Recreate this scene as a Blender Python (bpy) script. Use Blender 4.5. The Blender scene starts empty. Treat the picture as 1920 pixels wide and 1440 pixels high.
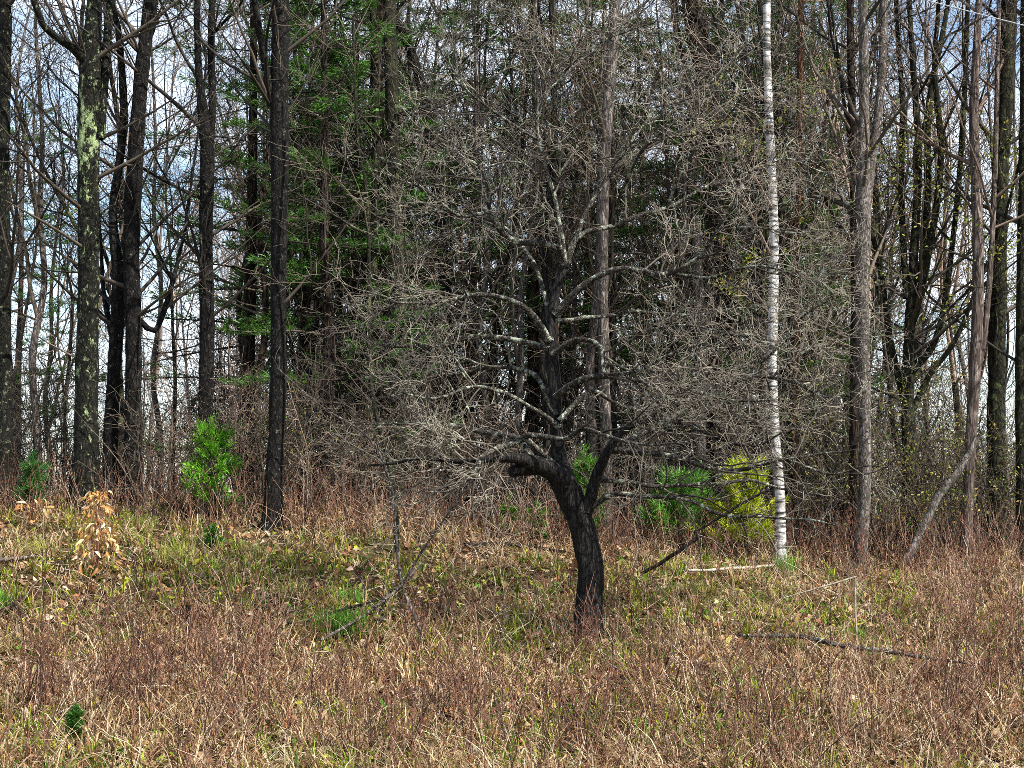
import bpy, math, random
import numpy as np
from mathutils import Vector, noise as mnoise

random.seed(11)
rng = np.random.default_rng(11)
S = bpy.context.scene

# ------------------------------------------------------------------ camera
F = 2954.0                     # focal length in photo pixels (1920 wide)
EYE = 1.6
PITCH = math.radians(4.0)
cam_d = bpy.data.cameras.new('camera')
cam_d.sensor_width = 36.0
cam_d.lens = 36.0 * F / 1920.0
cam_d.clip_start = 0.05
cam_d.clip_end = 4000.0
cam = bpy.data.objects.new('camera', cam_d)
S.collection.objects.link(cam)
cam.location = (0, 0, EYE)
cam.rotation_euler = (math.radians(90) + PITCH, 0, 0)
S.camera = cam

# ------------------------------------------------------------------ sky, sun, exposure
SUN_EL, SUN_AZ = math.radians(51), math.radians(126)      # azimuth clockwise from +Y: behind the camera, to its right
W = bpy.data.worlds.new('World'); S.world = W; W.use_nodes = True
wn = W.node_tree.nodes; wl = W.node_tree.links
sky = wn.new('ShaderNodeTexSky'); sky.sky_type = 'NISHITA'; sky.sun_disc = False
sky.sun_elevation = SUN_EL; sky.sun_rotation = SUN_AZ
sky.air_density = 1.0; sky.dust_density = 0.7; sky.ozone_density = 1.5
# thin broken cloud over the whole sky, thicker towards the horizon all round
wtc = wn.new('ShaderNodeTexCoord'); wmp = wn.new('ShaderNodeMapping'); wmp.inputs['Scale'].default_value = (1.0, 1.0, 3.0); wl.new(wtc.outputs['Generated'], wmp.inputs[0])
wno = wn.new('ShaderNodeTexNoise'); wno.inputs['Scale'].default_value = 5.0; wno.inputs['Detail'].default_value = 5.0; wl.new(wmp.outputs[0], wno.inputs['Vector'])
wr = wn.new('ShaderNodeMapRange'); wr.inputs[1].default_value = 0.36; wr.inputs[2].default_value = 0.60; wl.new(wno.outputs[0], wr.inputs[0])
wsx = wn.new('ShaderNodeSeparateXYZ'); wl.new(wtc.outputs['Generated'], wsx.inputs[0])
wz = wn.new('ShaderNodeMapRange'); wz.inputs[1].default_value = 0.0; wz.inputs[2].default_value = 0.8; wz.inputs[3].default_value = 0.85; wz.inputs[4].default_value = 0.2; wl.new(wsx.outputs[2], wz.inputs[0])
wm = wn.new('ShaderNodeMath'); wm.operation = 'MULTIPLY'; wl.new(wr.outputs[0], wm.inputs[0]); wl.new(wz.outputs[0], wm.inputs[1])
wx = wn.new('ShaderNodeMix'); wx.data_type = 'RGBA'; wl.new(wm.outputs[0], wx.inputs[0]); wl.new(sky.outputs['Color'], wx.inputs[6]); wx.inputs[7].default_value = (6.0, 6.3, 6.7, 1)
bg = wn['Background']; wl.new(wx.outputs[2], bg.inputs['Color']); bg.inputs['Strength'].default_value = 0.12
sun_d = bpy.data.lights.new('sun', 'SUN'); sun_d.energy = 5.0; sun_d.angle = math.radians(0.5); sun_d.color = (1.0, 0.97, 0.92)
sun = bpy.data.objects.new('sun', sun_d); S.collection.objects.link(sun)
sv = Vector((math.sin(SUN_AZ) * math.cos(SUN_EL), math.cos(SUN_AZ) * math.cos(SUN_EL), math.sin(SUN_EL)))
sun.rotation_euler = (-sv).to_track_quat('-Z', 'Y').to_euler()
sun.location = sv * 60
S.view_settings.view_transform = 'Standard'; S.view_settings.look = 'None'
S.view_settings.exposure = 1.05; S.view_settings.gamma = 1.0; S.view_settings.use_curve_mapping = False
S.cycles.use_denoising = False
S.cycles.filter_width = 0.8
S.cycles.use_adaptive_sampling = True; S.cycles.adaptive_threshold = 0.05
S.cycles.max_bounces = 2; S.cycles.diffuse_bounces = 2; S.cycles.glossy_bounces = 2; S.cycles.transmission_bounces = 2

# ------------------------------------------------------------------ placing helpers
CA, SA = math.cos(PITCH), math.sin(PITCH)
def ray(px, py):
    x = (px - 960) / F; y = (720 - py) / F
    return (x, CA - y * SA, SA + y * CA)
def at(px, py, Y):
    d = ray(px, py); t = Y / d[1]
    return Vector((d[0] * t, Y, EYE + d[2] * t))
def proj(X, Y, Z):
    z = Z - EYE
    fw = Y * CA + z * SA; up = -Y * SA + z * CA
    return 960 + F * X / fw, 720 - F * up / fw
def sstep(a, b, x):
    t = np.clip((x - a) / (b - a), 0, 1); return t * t * (3 - 2 * t)
def g(x, y):
    """height of the ground"""
    x = np.asarray(x, float); y = np.asarray(y, float)
    xn = x / np.maximum(y, 4) * 18.5
    A = 0.30 * sstep(1.0, -5.0, xn) - 0.30 * sstep(-2.5, 5.5, xn)
    h = np.interp(y, [-20, 0, 5, 7.5, 9, 10, 11, 12.5, 14.2, 16, 17.5, 18.6, 19.6, 21, 24, 34, 60, 120], [.1, 0, -.2, -.40, -.48, -.44, -.30, -.02, .29, .65, .95, 1.12, 1.2, 1.18, .9, -.8, -3.2, -4.0])
    h = h + A * sstep(13.0, 19.5, y) * (1 - sstep(25, 60, y))
    h = h + 0.05 * np.sin(x * 1.3 + 0.7 * y) * np.sin(y * 0.9 - 0.4 * x) + 0.03 * np.sin(3.1 * x + 1.1) * np.sin(2.7 * y)
    return h
def gz(x, y): return float(g(x, y))
def G(px, py):
    """where a photo pixel meets the ground"""
    d = ray(px, py); t = 7.0
    while t * d[1] < 18.6:
        if EYE + d[2] * t < gz(d[0] * t, d[1] * t): break
        t += 0.02
    return Vector((d[0] * t, d[1] * t, gz(d[0] * t, d[1] * t)))

# ------------------------------------------------------------------ materials
def mat(name):
    m = bpy.data.materials.new(name); m.use_nodes = True
    return m, m.node_tree.nodes, m.node_tree.links, m.node_tree.nodes['Principled BSDF']
def node(ns, t, **kw):
    n = ns.new(t)
    for k, v in kw.items():
        if k in n.inputs: n.inputs[k].default_value = v
        else: setattr(n, k, v)
    return n
def ramp(ns, stops):
    r = ns.new('ShaderNodeValToRGB'); e = r.color_ramp.elements
    while len(e) < len(stops): e.new(0.5)
    for q, (p, c) in zip(e, stops):
        q.position = p; q.color = (*c, 1) if len(c) == 3 else c
    return r
def bark(name, dark, light, lichen, lich_amt=0.55, lscale=3.0, zs=0.22, scale=26.0, bump=0.5, rough=0.95):
    """ridged bark with patches of lichen"""
    m, ns, ls, b = mat(name)
    tc = ns.new('ShaderNodeTexCoord'); oi = ns.new('ShaderNodeObjectInfo')
    off = node(ns, 'ShaderNodeVectorMath', operation='ADD'); ls.new(tc.outputs['Object'], off.inputs[0])
    sc3 = node(ns, 'ShaderNodeVectorMath', operation='SCALE'); sc3.inputs[0].default_value = (31, 17, 47)
    ls.new(oi.outputs['Random'], sc3.inputs['Scale']); ls.new(sc3.outputs[0], off.inputs[1])
    mp = ns.new('ShaderNodeMapping'); mp.inputs['Scale'].default_value = (1, 1, zs); ls.new(off.outputs[0], mp.inputs[0])
    n1 = node(ns, 'ShaderNodeTexNoise', Scale=scale, Detail=6.0, Roughness=0.7); ls.new(mp.outputs[0], n1.inputs['Vector'])
    vo = node(ns, 'ShaderNodeTexVoronoi', feature='DISTANCE_TO_EDGE', Scale=scale * 1.1); nd = node(ns, 'ShaderNodeTexNoise', Scale=scale * .45, Detail=2.0); ls.new(mp.outputs[0], nd.inputs['Vector'])
    vm = node(ns, 'ShaderNodeVectorMath', operation='MULTIPLY_ADD'); ls.new(nd.outputs['Color'], vm.inputs[0]); vm.inputs[1].default_value = (.11, .11, .11); ls.new(mp.outputs[0], vm.inputs[2])
    ls.new(vm.outputs[0], vo.inputs['Vector'])
    vr = ramp(ns, [(0.0, (0, 0, 0)), (0.16, (1, 1, 1))]); ls.new(vo.outputs['Distance'], vr.inputs[0])
    hm = node(ns, 'ShaderNodeMath', operation='MULTIPLY'); ls.new(n1.outputs[0], hm.inputs[0])
    vr2 = node(ns, 'ShaderNodeMapRange'); vr2.inputs[3].default_value = 0.55; ls.new(vr.outputs[0], vr2.inputs[0]); ls.new(vr2.outputs[0], hm.inputs[1])
    r1 = ramp(ns, [(0.36, dark), (0.50, [a * .7 + c * .3 for a, c in zip(dark, light)]), (0.64, light)]); ls.new(hm.outputs[0], r1.inputs[0])
    n2 = node(ns, 'ShaderNodeTexNoise', Scale=lscale, Detail=8.0, Roughness=0.75); ls.new(off.outputs[0], n2.inputs['Vector'])
    r2 = ramp(ns, [(lich_amt, (0, 0, 0)), (lich_amt + 0.05, (1, 1, 1))]); ls.new(n2.outputs[0], r2.inputs[0])
    mx = node(ns, 'ShaderNodeMix', data_type='RGBA'); ls.new(r2.outputs[0], mx.inputs[0]); ls.new(r1.outputs[0], mx.inputs[6])
    n3 = node(ns, 'ShaderNodeTexNoise', Scale=9.0, Detail=3.0); ls.new(off.outputs[0], n3.inputs['Vector'])
    r3 = ramp(ns, [(0.35, [c * 0.55 for c in lichen]), (0.65, lichen)]); ls.new(n3.outputs[0], r3.inputs[0]); ls.new(r3.outputs[0], mx.inputs[7])
    ls.new(mx.outputs[2], b.inputs['Base Color']); b.inputs['Roughness'].default_value = rough
    b.inputs['Specular IOR Level'].default_value = 0.2
    bp = node(ns, 'ShaderNodeBump', Strength=bump, Distance=0.035); ls.new(hm.outputs[0], bp.inputs['Height']); ls.new(bp.outputs[0], b.inputs['Normal'])
    return m
def with_patch(m, z0, z1, col):
    """a big splash of bright lichen between two heights of a trunk"""
    m = m.copy(); m.name = 'bark_with_bright_lichen_splash'; ns, ls = m.node_tree.nodes, m.node_tree.links; b = ns['Principled BSDF']; src = b.inputs['Base Color'].links[0].from_socket
    tc = ns.new('ShaderNodeTexCoord'); sx = ns.new('ShaderNodeSeparateXYZ'); ls.new(tc.outputs['Object'], sx.inputs[0])
    a = node(ns, 'ShaderNodeMapRange'); ls.new(sx.outputs[2], a.inputs[0]); a.inputs[1].default_value = z0; a.inputs[2].default_value = (z0 + z1) / 2
    c = node(ns, 'ShaderNodeMapRange'); ls.new(sx.outputs[2], c.inputs[0]); c.inputs[1].default_value = z1; c.inputs[2].default_value = (z0 + z1) / 2
    mn = node(ns, 'ShaderNodeMath', operation='MINIMUM'); ls.new(a.outputs[0], mn.inputs[0]); ls.new(c.outputs[0], mn.inputs[1])
    mp = ns.new('ShaderNodeMapping'); mp.inputs['Scale'].default_value = (1, 1, .45); ls.new(tc.outputs['Object'], mp.inputs[0])
    n = node(ns, 'ShaderNodeTexNoise', Scale=13.0, Detail=6.0, Roughness=.7); ls.new(mp.outputs[0], n.inputs['Vector'])
    ad = node(ns, 'ShaderNodeMath', operation='MULTIPLY_ADD'); ls.new(mn.outputs[0], ad.inputs[0]); ad.inputs[1].default_value = .13; ls.new(n.outputs[0], ad.inputs[2])
    r = ramp(ns, [(.60, (0, 0, 0)), (.66, (1, 1, 1))]); ls.new(ad.outputs[0], r.inputs[0])
    mx = node(ns, 'ShaderNodeMix', data_type='RGBA'); ls.new(r.outputs[0], mx.inputs[0]); ls.new(src, mx.inputs[6]); mx.inputs[7].default_value = (*col, 1); ls.new(mx.outputs[2], b.inputs['Base Color'])
    return m
def birch(name):
    m, ns, ls, b = mat(name)
    tc = ns.new('ShaderNodeTexCoord')
    mp = ns.new('ShaderNodeMapping'); mp.inputs['Scale'].default_value = (1, 1, 5.5); ls.new(tc.outputs['Object'], mp.inputs[0])
    n1 = node(ns, 'ShaderNodeTexNoise', Scale=5.0, Detail=5.0, Roughness=0.65); ls.new(mp.outputs[0], n1.inputs['Vector'])
    r1 = ramp(ns, [(0.38, (0.015, 0.013, 0.012)), (0.45, (0.16, 0.15, 0.14)), (0.50, (0.50, 0.48, 0.45)), (0.62, (0.66, 0.64, 0.61)), (0.75, (0.42, 0.38, 0.34))]); ls.new(n1.outputs[0], r1.inputs[0])
    n2 = node(ns, 'ShaderNodeTexNoise', Scale=3.2, Detail=6.0, Roughness=.7); ls.new(tc.outputs['Object'], n2.inputs['Vector'])
    r2 = ramp(ns, [(0.46, (1, 1, 1)), (0.60, (.42, .39, .35)), (0.70, (.12, .11, .09))]); ls.new(n2.outputs[0], r2.inputs[0])
    mx = node(ns, 'ShaderNodeMix', data_type='RGBA', blend_type='MULTIPLY'); mx.inputs[0].default_value = 1.0; ls.new(r1.outputs[0], mx.inputs[6]); ls.new(r2.outputs[0], mx.inputs[7])
    ls.new(mx.outputs[2], b.inputs['Base Color']); b.inputs['Roughness'].default_value = 0.8
    bp = node(ns, 'ShaderNodeBump', Strength=0.25, Distance=0.01); ls.new(n1.outputs[0], bp.inputs['Height']); ls.new(bp.outputs[0], b.inputs['Normal'])
    return m
def twigs(name, a, c, lichen=None, amt=0.6, scale=6.0, mid=None):
    """thin wood: colour varies stem by stem (tint) with a little lichen"""
    m, ns, ls, b = mat(name)
    at_ = node(ns, 'ShaderNodeAttribute', attribute_name='tint')
    r = ramp(ns, [(0.0, a), (1.0, c)] if mid is None else [(0.0, a), (.45, mid), (1.0, c)]); ls.new(at_.outputs['Fac'], r.inputs[0])
    out = r.outputs[0]
    if lichen:
        tc = ns.new('ShaderNodeTexCoord')
        n2 = node(ns, 'ShaderNodeTexNoise', Scale=scale, Detail=6.0, Roughness=0.7); ls.new(tc.outputs['Object'], n2.inputs['Vector'])
        r2 = ramp(ns, [(amt, (0, 0, 0)), (amt + 0.06, (1, 1, 1))]); ls.new(n2.outputs[0], r2.inputs[0])
        mx = node(ns, 'ShaderNodeMix', data_type='RGBA'); ls.new(r2.outputs[0], mx.inputs[0]); ls.new(out, mx.inputs[6])
        mx.inputs[7].default_value = (*lichen, 1); out = mx.outputs[2]
    ls.new(out, b.inputs['Base Color']); b.inputs['Roughness'].default_value = 0.75; b.inputs['Specular IOR Level'].default_value = 0.25
    return m
def plant(name, trans=0.3, rough=0.7):
    """leaf, blade and needle material: each one carries its own colour, light passes through a little"""
    m, ns, ls, b = mat(name)
    a = node(ns, 'ShaderNodeAttribute', attribute_name='col')
    tc = ns.new('ShaderNodeTexCoord')
    n1 = node(ns, 'ShaderNodeTexNoise', Scale=40.0, Detail=2.0); ls.new(tc.outputs['Object'], n1.inputs['Vector'])
    hs = ns.new('ShaderNodeHueSaturation'); ls.new(a.outputs['Color'], hs.inputs['Color'])
    mr = node(ns, 'ShaderNodeMapRange'); mr.inputs[1].default_value = 0.3; mr.inputs[2].default_value = 0.7; mr.inputs[3].default_value = 0.8; mr.inputs[4].default_value = 1.2
    ls.new(n1.outputs[0], mr.inputs[0]); ls.new(mr.outputs[0], hs.inputs['Value'])
    ls.new(hs.outputs[0], b.inputs['Base Color']); b.inputs['Roughness'].default_value = rough; b.inputs['Specular IOR Level'].default_value = 0.3
    tr = ns.new('ShaderNodeBsdfTranslucent'); ls.new(hs.outputs[0], tr.inputs['Color'])
    ms = node(ns, 'ShaderNodeMixShader'); ms.inputs[0].default_value = trans
    ls.new(b.outputs[0], ms.inputs[1]); ls.new(tr.outputs[0], ms.inputs[2]); ls.new(ms.outputs[0], ns['Material Output'].inputs['Surface'])
    return m
M = {
 'cherry': bark('black_scaly_bark', (0.004, 0.0035, 0.003), (0.034, 0.029, 0.024), (0.24, 0.25, 0.18), 0.605, 17.0, 0.4, 22, 0.9),
 'lichen_bark': bark('dark_bark_with_lichen', (0.006, 0.006, 0.004), (0.034, 0.031, 0.021), (0.25, 0.28, 0.16), 0.575, 15.0, 0.4, 24, 0.9),
 'apple_bark': bark('old_fruit_tree_bark', (0.008, 0.007, 0.006), (0.065, 0.057, 0.05), (0.20, 0.20, 0.16), 0.66, 7.0, 0.22, 30, 1.0),
 'apple_limb': bark('lichen_crusted_limb_bark', (0.02, 0.017, 0.014), (0.16, 0.14, 0.11), (0.38, 0.41, 0.31), 0.53, 12.0, 0.8, 34, 0.7),
 'grey_bark': bark('grey_maple_bark', (0.07, 0.057, 0.048), (0.36, 0.315, 0.275), (0.05, 0.052, 0.027), 0.55, 7.0, 0.35, 30, 0.6),
 'pink_bark': bark('peeling_pinkish_bark', (0.06, 0.042, 0.034), (0.33, 0.265, 0.22), (0.32, 0.32, 0.24), 0.64, 5.0, 0.12, 26, 0.7),
 'pale_bark': bark('pale_grey_bark', (0.06, 0.047, 0.04), (0.36, 0.31, 0.265), (0.05, 0.045, 0.034), 0.55, 9.0, 0.18, 28, 0.5),
 'moss_bark': bark('mossy_dark_bark', (0.008, 0.008, 0.004), (0.06, 0.055, 0.03), (0.085, 0.10, 0.03), 0.56, 8, 0.4, 20, 0.8),
 'red_bark': bark('flaking_orange_bark', (0.05, 0.022, 0.01), (0.34, 0.16, 0.07), (0.16, 0.10, 0.06), 0.6, 6.0, 0.2, 24, 0.8),
 'brown_bark': bark('brown_furrowed_bark', (0.009, 0.006, 0.004), (0.10, 0.064, 0.045), (0.17, 0.17, 0.10), 0.62, 5.0, 0.15, 18, 0.9),
 'wood_bark': bark('woodland_bark', (0.006, 0.005, 0.004), (0.06, 0.049, 0.036), (0.15, 0.16, 0.07), 0.56, 3.0, 0.3, 20, 0.7),
 'birch': birch('white_birch_bark'),
 'apple_twig': twigs('fruit_tree_twigs', (0.014, 0.011, 0.008), (0.32, 0.275, 0.21), (0.32, 0.36, 0.25), 0.58, 5.0),
 'twig': twigs('woodland_twigs', (0.010, 0.008, 0.006), (0.14, 0.108, 0.076), (0.12, 0.14, 0.045), 0.58, 1.5),
 'dark_twig': twigs('dark_twigs', (0.008, 0.007, 0.005), (0.095, 0.075, 0.054), (0.14, 0.16, 0.06), 0.62, 2.0),
 'pink_twig': twigs('reddish_twigs', (0.07, 0.04, 0.028), (0.34, 0.245, 0.18)),
 'cane': twigs('dry_canes', (0.018, 0.008, 0.006), (0.50, 0.36, 0.24), mid=(0.20, 0.092, 0.056)),
 'straw_stem': twigs('bleached_stems', (0.22, 0.13, 0.07), (0.60, 0.50, 0.36)),
 'plant': plant('blades_and_leaves', 0.3),
 'needle': plant('needles', 0.25, 0.5),
}
def mat_ground():
    m, ns, ls, b = mat('leaf_litter_soil')
    tc = ns.new('ShaderNodeTexCoord')
    n1 = node(ns, 'ShaderNodeTexNoise', Scale=14.0, Detail=9.0, Roughness=0.75); ls.new(tc.outputs['Object'], n1.inputs['Vector'])
    r = ramp(ns, [(0.32, (0.012, 0.007, 0.004)), (0.5, (0.05, 0.030, 0.016)), (0.68, (0.15, 0.10, 0.055))]); ls.new(n1.outputs[0], r.inputs[0])
    n2 = node(ns, 'ShaderNodeTexNoise', Scale=0.9, Detail=4.0); ls.new(tc.outputs['Object'], n2.inputs['Vector'])
    r2 = ramp(ns, [(0.48, (0, 0, 0)), (0.62, (0.5, 0.5, 0.5))]); ls.new(n2.outputs[0], r2.inputs[0])
    mx = node(ns, 'ShaderNodeMix', data_type='RGBA'); ls.new(r2.outputs[0], mx.inputs[0]); ls.new(r.outputs[0], mx.inputs[6]); mx.inputs[7].default_value = (0.09, 0.11, 0.025, 1)
    ls.new(mx.outputs[2], b.inputs['Base Color']); b.inputs['Roughness'].default_value = 1.0; b.inputs['Specular IOR Level'].default_value = 0.1
    bp = node(ns, 'ShaderNodeBump', Strength=1.0, Distance=0.04); ls.new(n1.outputs[0], bp.inputs['Height']); ls.new(bp.outputs[0], b.inputs['Normal'])
    return m
M['ground'] = mat_ground()
M['bleached'] = bark('bleached_dead_wood', (.30, .25, .19), (.62, .56, .47), (.25, .2, .15), .66, 8.0, .2, 30, .3)
M['far_twig'] = twigs('far_tree_wood', (.04, .032, .026), (.22, .17, .14))
M['cable'] = twigs('weathered_cable_sheath', (.5, .5, .5), (.62, .62, .62))

# ------------------------------------------------------------------ mesh helpers
def raw_mesh(name, V, loops, sizes, attrs=None, smooth=True):
    me = bpy.data.meshes.new(name)
    V = np.asarray(V, np.float32); loops = np.asarray(loops, np.int32); sizes = np.asarray(sizes, np.int32)
    me.vertices.add(len(V)); me.vertices.foreach_set('co', V.ravel())
    me.loops.add(len(loops)); me.loops.foreach_set('vertex_index', loops)
    me.polygons.add(len(sizes))
    me.polygons.foreach_set('loop_start', np.concatenate([[0], np.cumsum(sizes)[:-1]]).astype(np.int32))
    me.polygons.foreach_set('use_smooth', np.full(len(sizes), smooth))
    for k, a in (attrs or {}).items():
        a = np.asarray(a, np.float32)
        if a.ndim == 1:
            me.attributes.new(k, 'FLOAT', 'POINT').data.foreach_set('value', a)
        else:
            at_ = me.attributes.new(k, 'FLOAT_COLOR', 'POINT')
            at_.data.foreach_set('color', np.concatenate([a, np.ones((len(a), 1), np.float32)], 1).ravel())
    me.update(calc_edges=True)
    return me
def tube_arrays(P, R, sides):
    """P (B,n,3), R (B,n) -> verts, quads"""
    B, n, _ = P.shape
    T = np.gradient(P, axis=1); T /= np.linalg.norm(T, axis=2, keepdims=True) + 1e-9
    mean = P[:, -1] - P[:, 0]; mean /= np.linalg.norm(mean, axis=1, keepdims=True) + 1e-9
    ref = np.where(np.abs(mean[:, 2:3]) < 0.8, np.array([[0, 0, 1.0]]), np.array([[1.0, 0.13, 0]]))[:, None, :]
    U = np.cross(T, np.broadcast_to(ref, T.shape)); U /= np.linalg.norm(U, axis=2, keepdims=True) + 1e-9
    Wv = np.cross(T, U)
    a = np.arange(sides) * 2 * math.pi / sides
    V = P[:, :, None, :] + R[:, :, None, None] * (np.cos(a)[None, None, :, None] * U[:, :, None, :] + np.sin(a)[None, None, :, None] * Wv[:, :, None, :])
    idx = np.arange(B * n * sides).reshape(B, n, sides)
    nx = np.roll(idx, -1, axis=2)
    Q = np.stack([idx[:, :-1], nx[:, :-1], nx[:, 1:], idx[:, 1:]], -1).reshape(-1, 4)
    return V.reshape(-1, 3), Q
class Buf:
    """collects thin stems; build() makes ONE mesh of them"""
    def __init__(s): s.d = {}
    def add(s, pts, rad, sides=3, tint=0.5):
        s.d.setdefault((len(pts), sides), []).append((pts, rad, tint))
    def add_batch(s, P, R, sides, tint):
        s.d.setdefault((P.shape[1], sides), []).append((P, R, tint))
    def arrays(s):
        Vs, Qs, Ts = [], [], []; o = 0
        for (n, sides), items in s.d.items():
            single = [i for i in items if not isinstance(i[0], np.ndarray)]
            bat = [i for i in items if isinstance(i[0], np.ndarray)]
            if single: bat = bat + [(np.array([i[0] for i in single], float), np.array([i[1] for i in single], float), np.array([i[2] for i in single], float))]
            for P, R, t in bat:
                V, Q = tube_arrays(P, R, sides); Vs.append(V); Qs.append(Q + o); Ts.append(np.repeat(t, n * sides)); o += len(V)
        return np.concatenate(Vs), np.concatenate(Qs), np.concatenate(Ts)
    def mesh(s, name):
        V, Q, T = s.arrays()
        return raw_mesh(name, V, Q.ravel(), np.full(len(Q), 4), {'tint': T})
def obj(name, me, m, parent=None, loc=None):
    o = bpy.data.objects.new(name, me); S.collection.objects.link(o)
    if me is not None and m is not None and not me.materials: me.materials.append(m)
    if parent: o.parent = parent
    if loc is not None: o.location = loc
    return o
def tag(o, label=None, cat=None, group=None, kind=None):
    for k, v in (('label', label), ('category', cat), ('group', group), ('kind', kind)):
        if v: o[k] = v
    return o
def thing(name, loc, label, cat, group=None):
    o = bpy.data.objects.new(name, None); S.collection.objects.link(o); o.location = loc; o.empty_display_size = 0.2
    return tag(o, label, cat, group)

def norm(v):
    l = math.sqrt(v[0] * v[0] + v[1] * v[1] + v[2] * v[2]) or 1e-9
    return (v[0] / l, v[1] / l, v[2] / l)
def perp_dir(d, ang, az):
    """d turned by ang towards azimuth az about itself"""
    ref = (0, 0, 1) if abs(d[2]) < 0.9 else (1, 0, 0)
    u = norm((d[1] * ref[2] - d[2] * ref[1], d[2] * ref[0] - d[0] * ref[2], d[0] * ref[1] - d[1] * ref[0]))
    w = (d[1] * u[2] - d[2] * u[1], d[2] * u[0] - d[0] * u[2], d[0] * u[1] - d[1] * u[0])
    ca, sa, c, s = math.cos(ang), math.sin(ang), math.cos(az), math.sin(az)
    return tuple(ca * d[i] + sa * (c * u[i] + s * w[i]) for i in range(3))
rnd = random.random
def ru(a, b): return a + (b - a) * random.random()
def stem(buf, p, d, L, r, lvl, P, tint=None):
    """a branch that wanders, tapers and carries smaller ones"""
    seg = P['seg'][lvl]; n = max(2, min(P.get('nmax', 9), int(L / seg + 0.5))); st = L / n; wig = P['wig'][lvl]; up = P['up'][lvl]
    if tint is None: tint = rnd()
    pts = [tuple(p)]; ds = [d]
    for i in range(n):
        d = norm((d[0] + ru(-wig, wig), d[1] + ru(-wig, wig), d[2] + ru(-wig, wig) + up))
        p = (p[0] + d[0] * st, p[1] + d[1] * st, p[2] + d[2] * st)
        pts.append(p); ds.append(d)
    end = P.get('end', 0.35)
    rad = [max(P['rmin'], r * (1 - (1 - end) * i / n)) for i in range(n + 1)]
    buf.add(pts, rad, P['sides'][lvl], min(1, max(0, (tint + ru(-.15, .15)) * P.get('tone', (1, 1, 1, 1))[lvl])))
    kids(buf, pts, ds, rad, L, lvl, P, tint)
def kids(buf, pts, ds, rad, L, lvl, P, tint=None, t0=0.15):
    if lvl + 1 >= len(P['seg']): return
    n = len(pts) - 1
    c = P['n'][lvl] * L; k = int(c) + (1 if rnd() < c - int(c) else 0)
    for _ in range(k):
        t = ru(t0, 1.0) ** 0.85; f = t * n; i = min(n - 1, int(f)); q = f - i
        p = tuple(pts[i][j] + (pts[i + 1][j] - pts[i][j]) * q for j in range(3))
        r = rad[i] + (rad[i + 1] - rad[i]) * q
        lo, hi = P['len'][lvl]
        cl = ru(lo, hi) * (1.15 - 0.55 * t)
        a0, a1 = P['ang'][lvl]
        cd = perp_dir(ds[min(n, i + 1)], math.radians(ru(a0, a1)), ru(0, 2 * math.pi))
        stem(buf, p, cd, cl, min(r * P.get('rr', 0.62), P['rcap'][lvl]), lvl + 1, P, tint)

def spline(ctrl, per):
    """Catmull-Rom through control rows"""
    c = np.array(ctrl, float); c = np.vstack([2 * c[0] - c[1], c, 2 * c[-1] - c[-2]]); out = []
    for i in range(1, len(c) - 2):
        L = np.linalg.norm(c[i + 1, :3] - c[i, :3]); k = max(2, int(L / per))
        for j in range(k):
            t = j / k
            out.append(0.5 * ((2 * c[i]) + (-c[i - 1] + c[i + 1]) * t + (2 * c[i - 1] - 5 * c[i] + 4 * c[i + 1] - c[i + 2]) * t * t + (-c[i - 1] + 3 * c[i] - 3 * c[i + 1] + c[i + 2]) * t ** 3))
    out.append(c[-2]); return np.array(out)
def trunk_mesh(name, path, sides=14, rough=0.10, flare=0.0, ridge=7, cap=False):
    """path rows x,y,z,r -> a knobbly tapering trunk, ridged along its length"""
    n = len(path); P = path[:, :3]; R = np.maximum(path[:, 3], 0.003)
    T = np.gradient(P, axis=0); T /= np.linalg.norm(T, axis=1, keepdims=True) + 1e-9
    ref = np.array([0, 1.0, 0]) if abs((P[-1] - P[0])[1]) < 0.8 * np.linalg.norm(P[-1] - P[0]) else np.array([1.0, 0, 0])
    U = np.cross(T, ref); U /= np.linalg.norm(U, axis=1, keepdims=True) + 1e-9; Wv = np.cross(T, U)
    seed = random.random() * 100
    V = np.zeros((n, sides, 3)); s = np.concatenate([[0], np.cumsum(np.linalg.norm(np.diff(P, axis=0), axis=1))])
    for i in range(n):
        for j in range(sides):
            a = 2 * math.pi * j / sides
            k = 1 + rough * (mnoise.noise((math.cos(a) * 1.6 + seed, math.sin(a) * 1.6, s[i] * 3.0)) + 0.8 * mnoise.noise((math.cos(a) * ridge / 2 + seed, math.sin(a) * ridge / 2, s[i] * 7 + 9)) * 1.0)
            if flare: k += flare * math.exp(-s[i] / 0.22) * (1 + 0.45 * math.cos(a * 4 + seed) + 0.25 * math.cos(a * 3 + 2 * seed))
            V[i, j] = P[i] + R[i] * k * (math.cos(a) * U[i] + math.sin(a) * Wv[i])
    V = V.reshape(-1, 3)
    idx = np.arange(n * sides).reshape(n, sides); nx = np.roll(idx, -1, 1)
    Q = np.stack([idx[:-1], nx[:-1], nx[1:], idx[1:]], -1).reshape(-1, 4)
    loops = Q.ravel(); sizes = np.full(len(Q), 4)
    if cap: loops = np.concatenate([loops, idx[-1]]); sizes = np.append(sizes, sides)
    return raw_mesh(name, V, loops, sizes)

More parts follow.
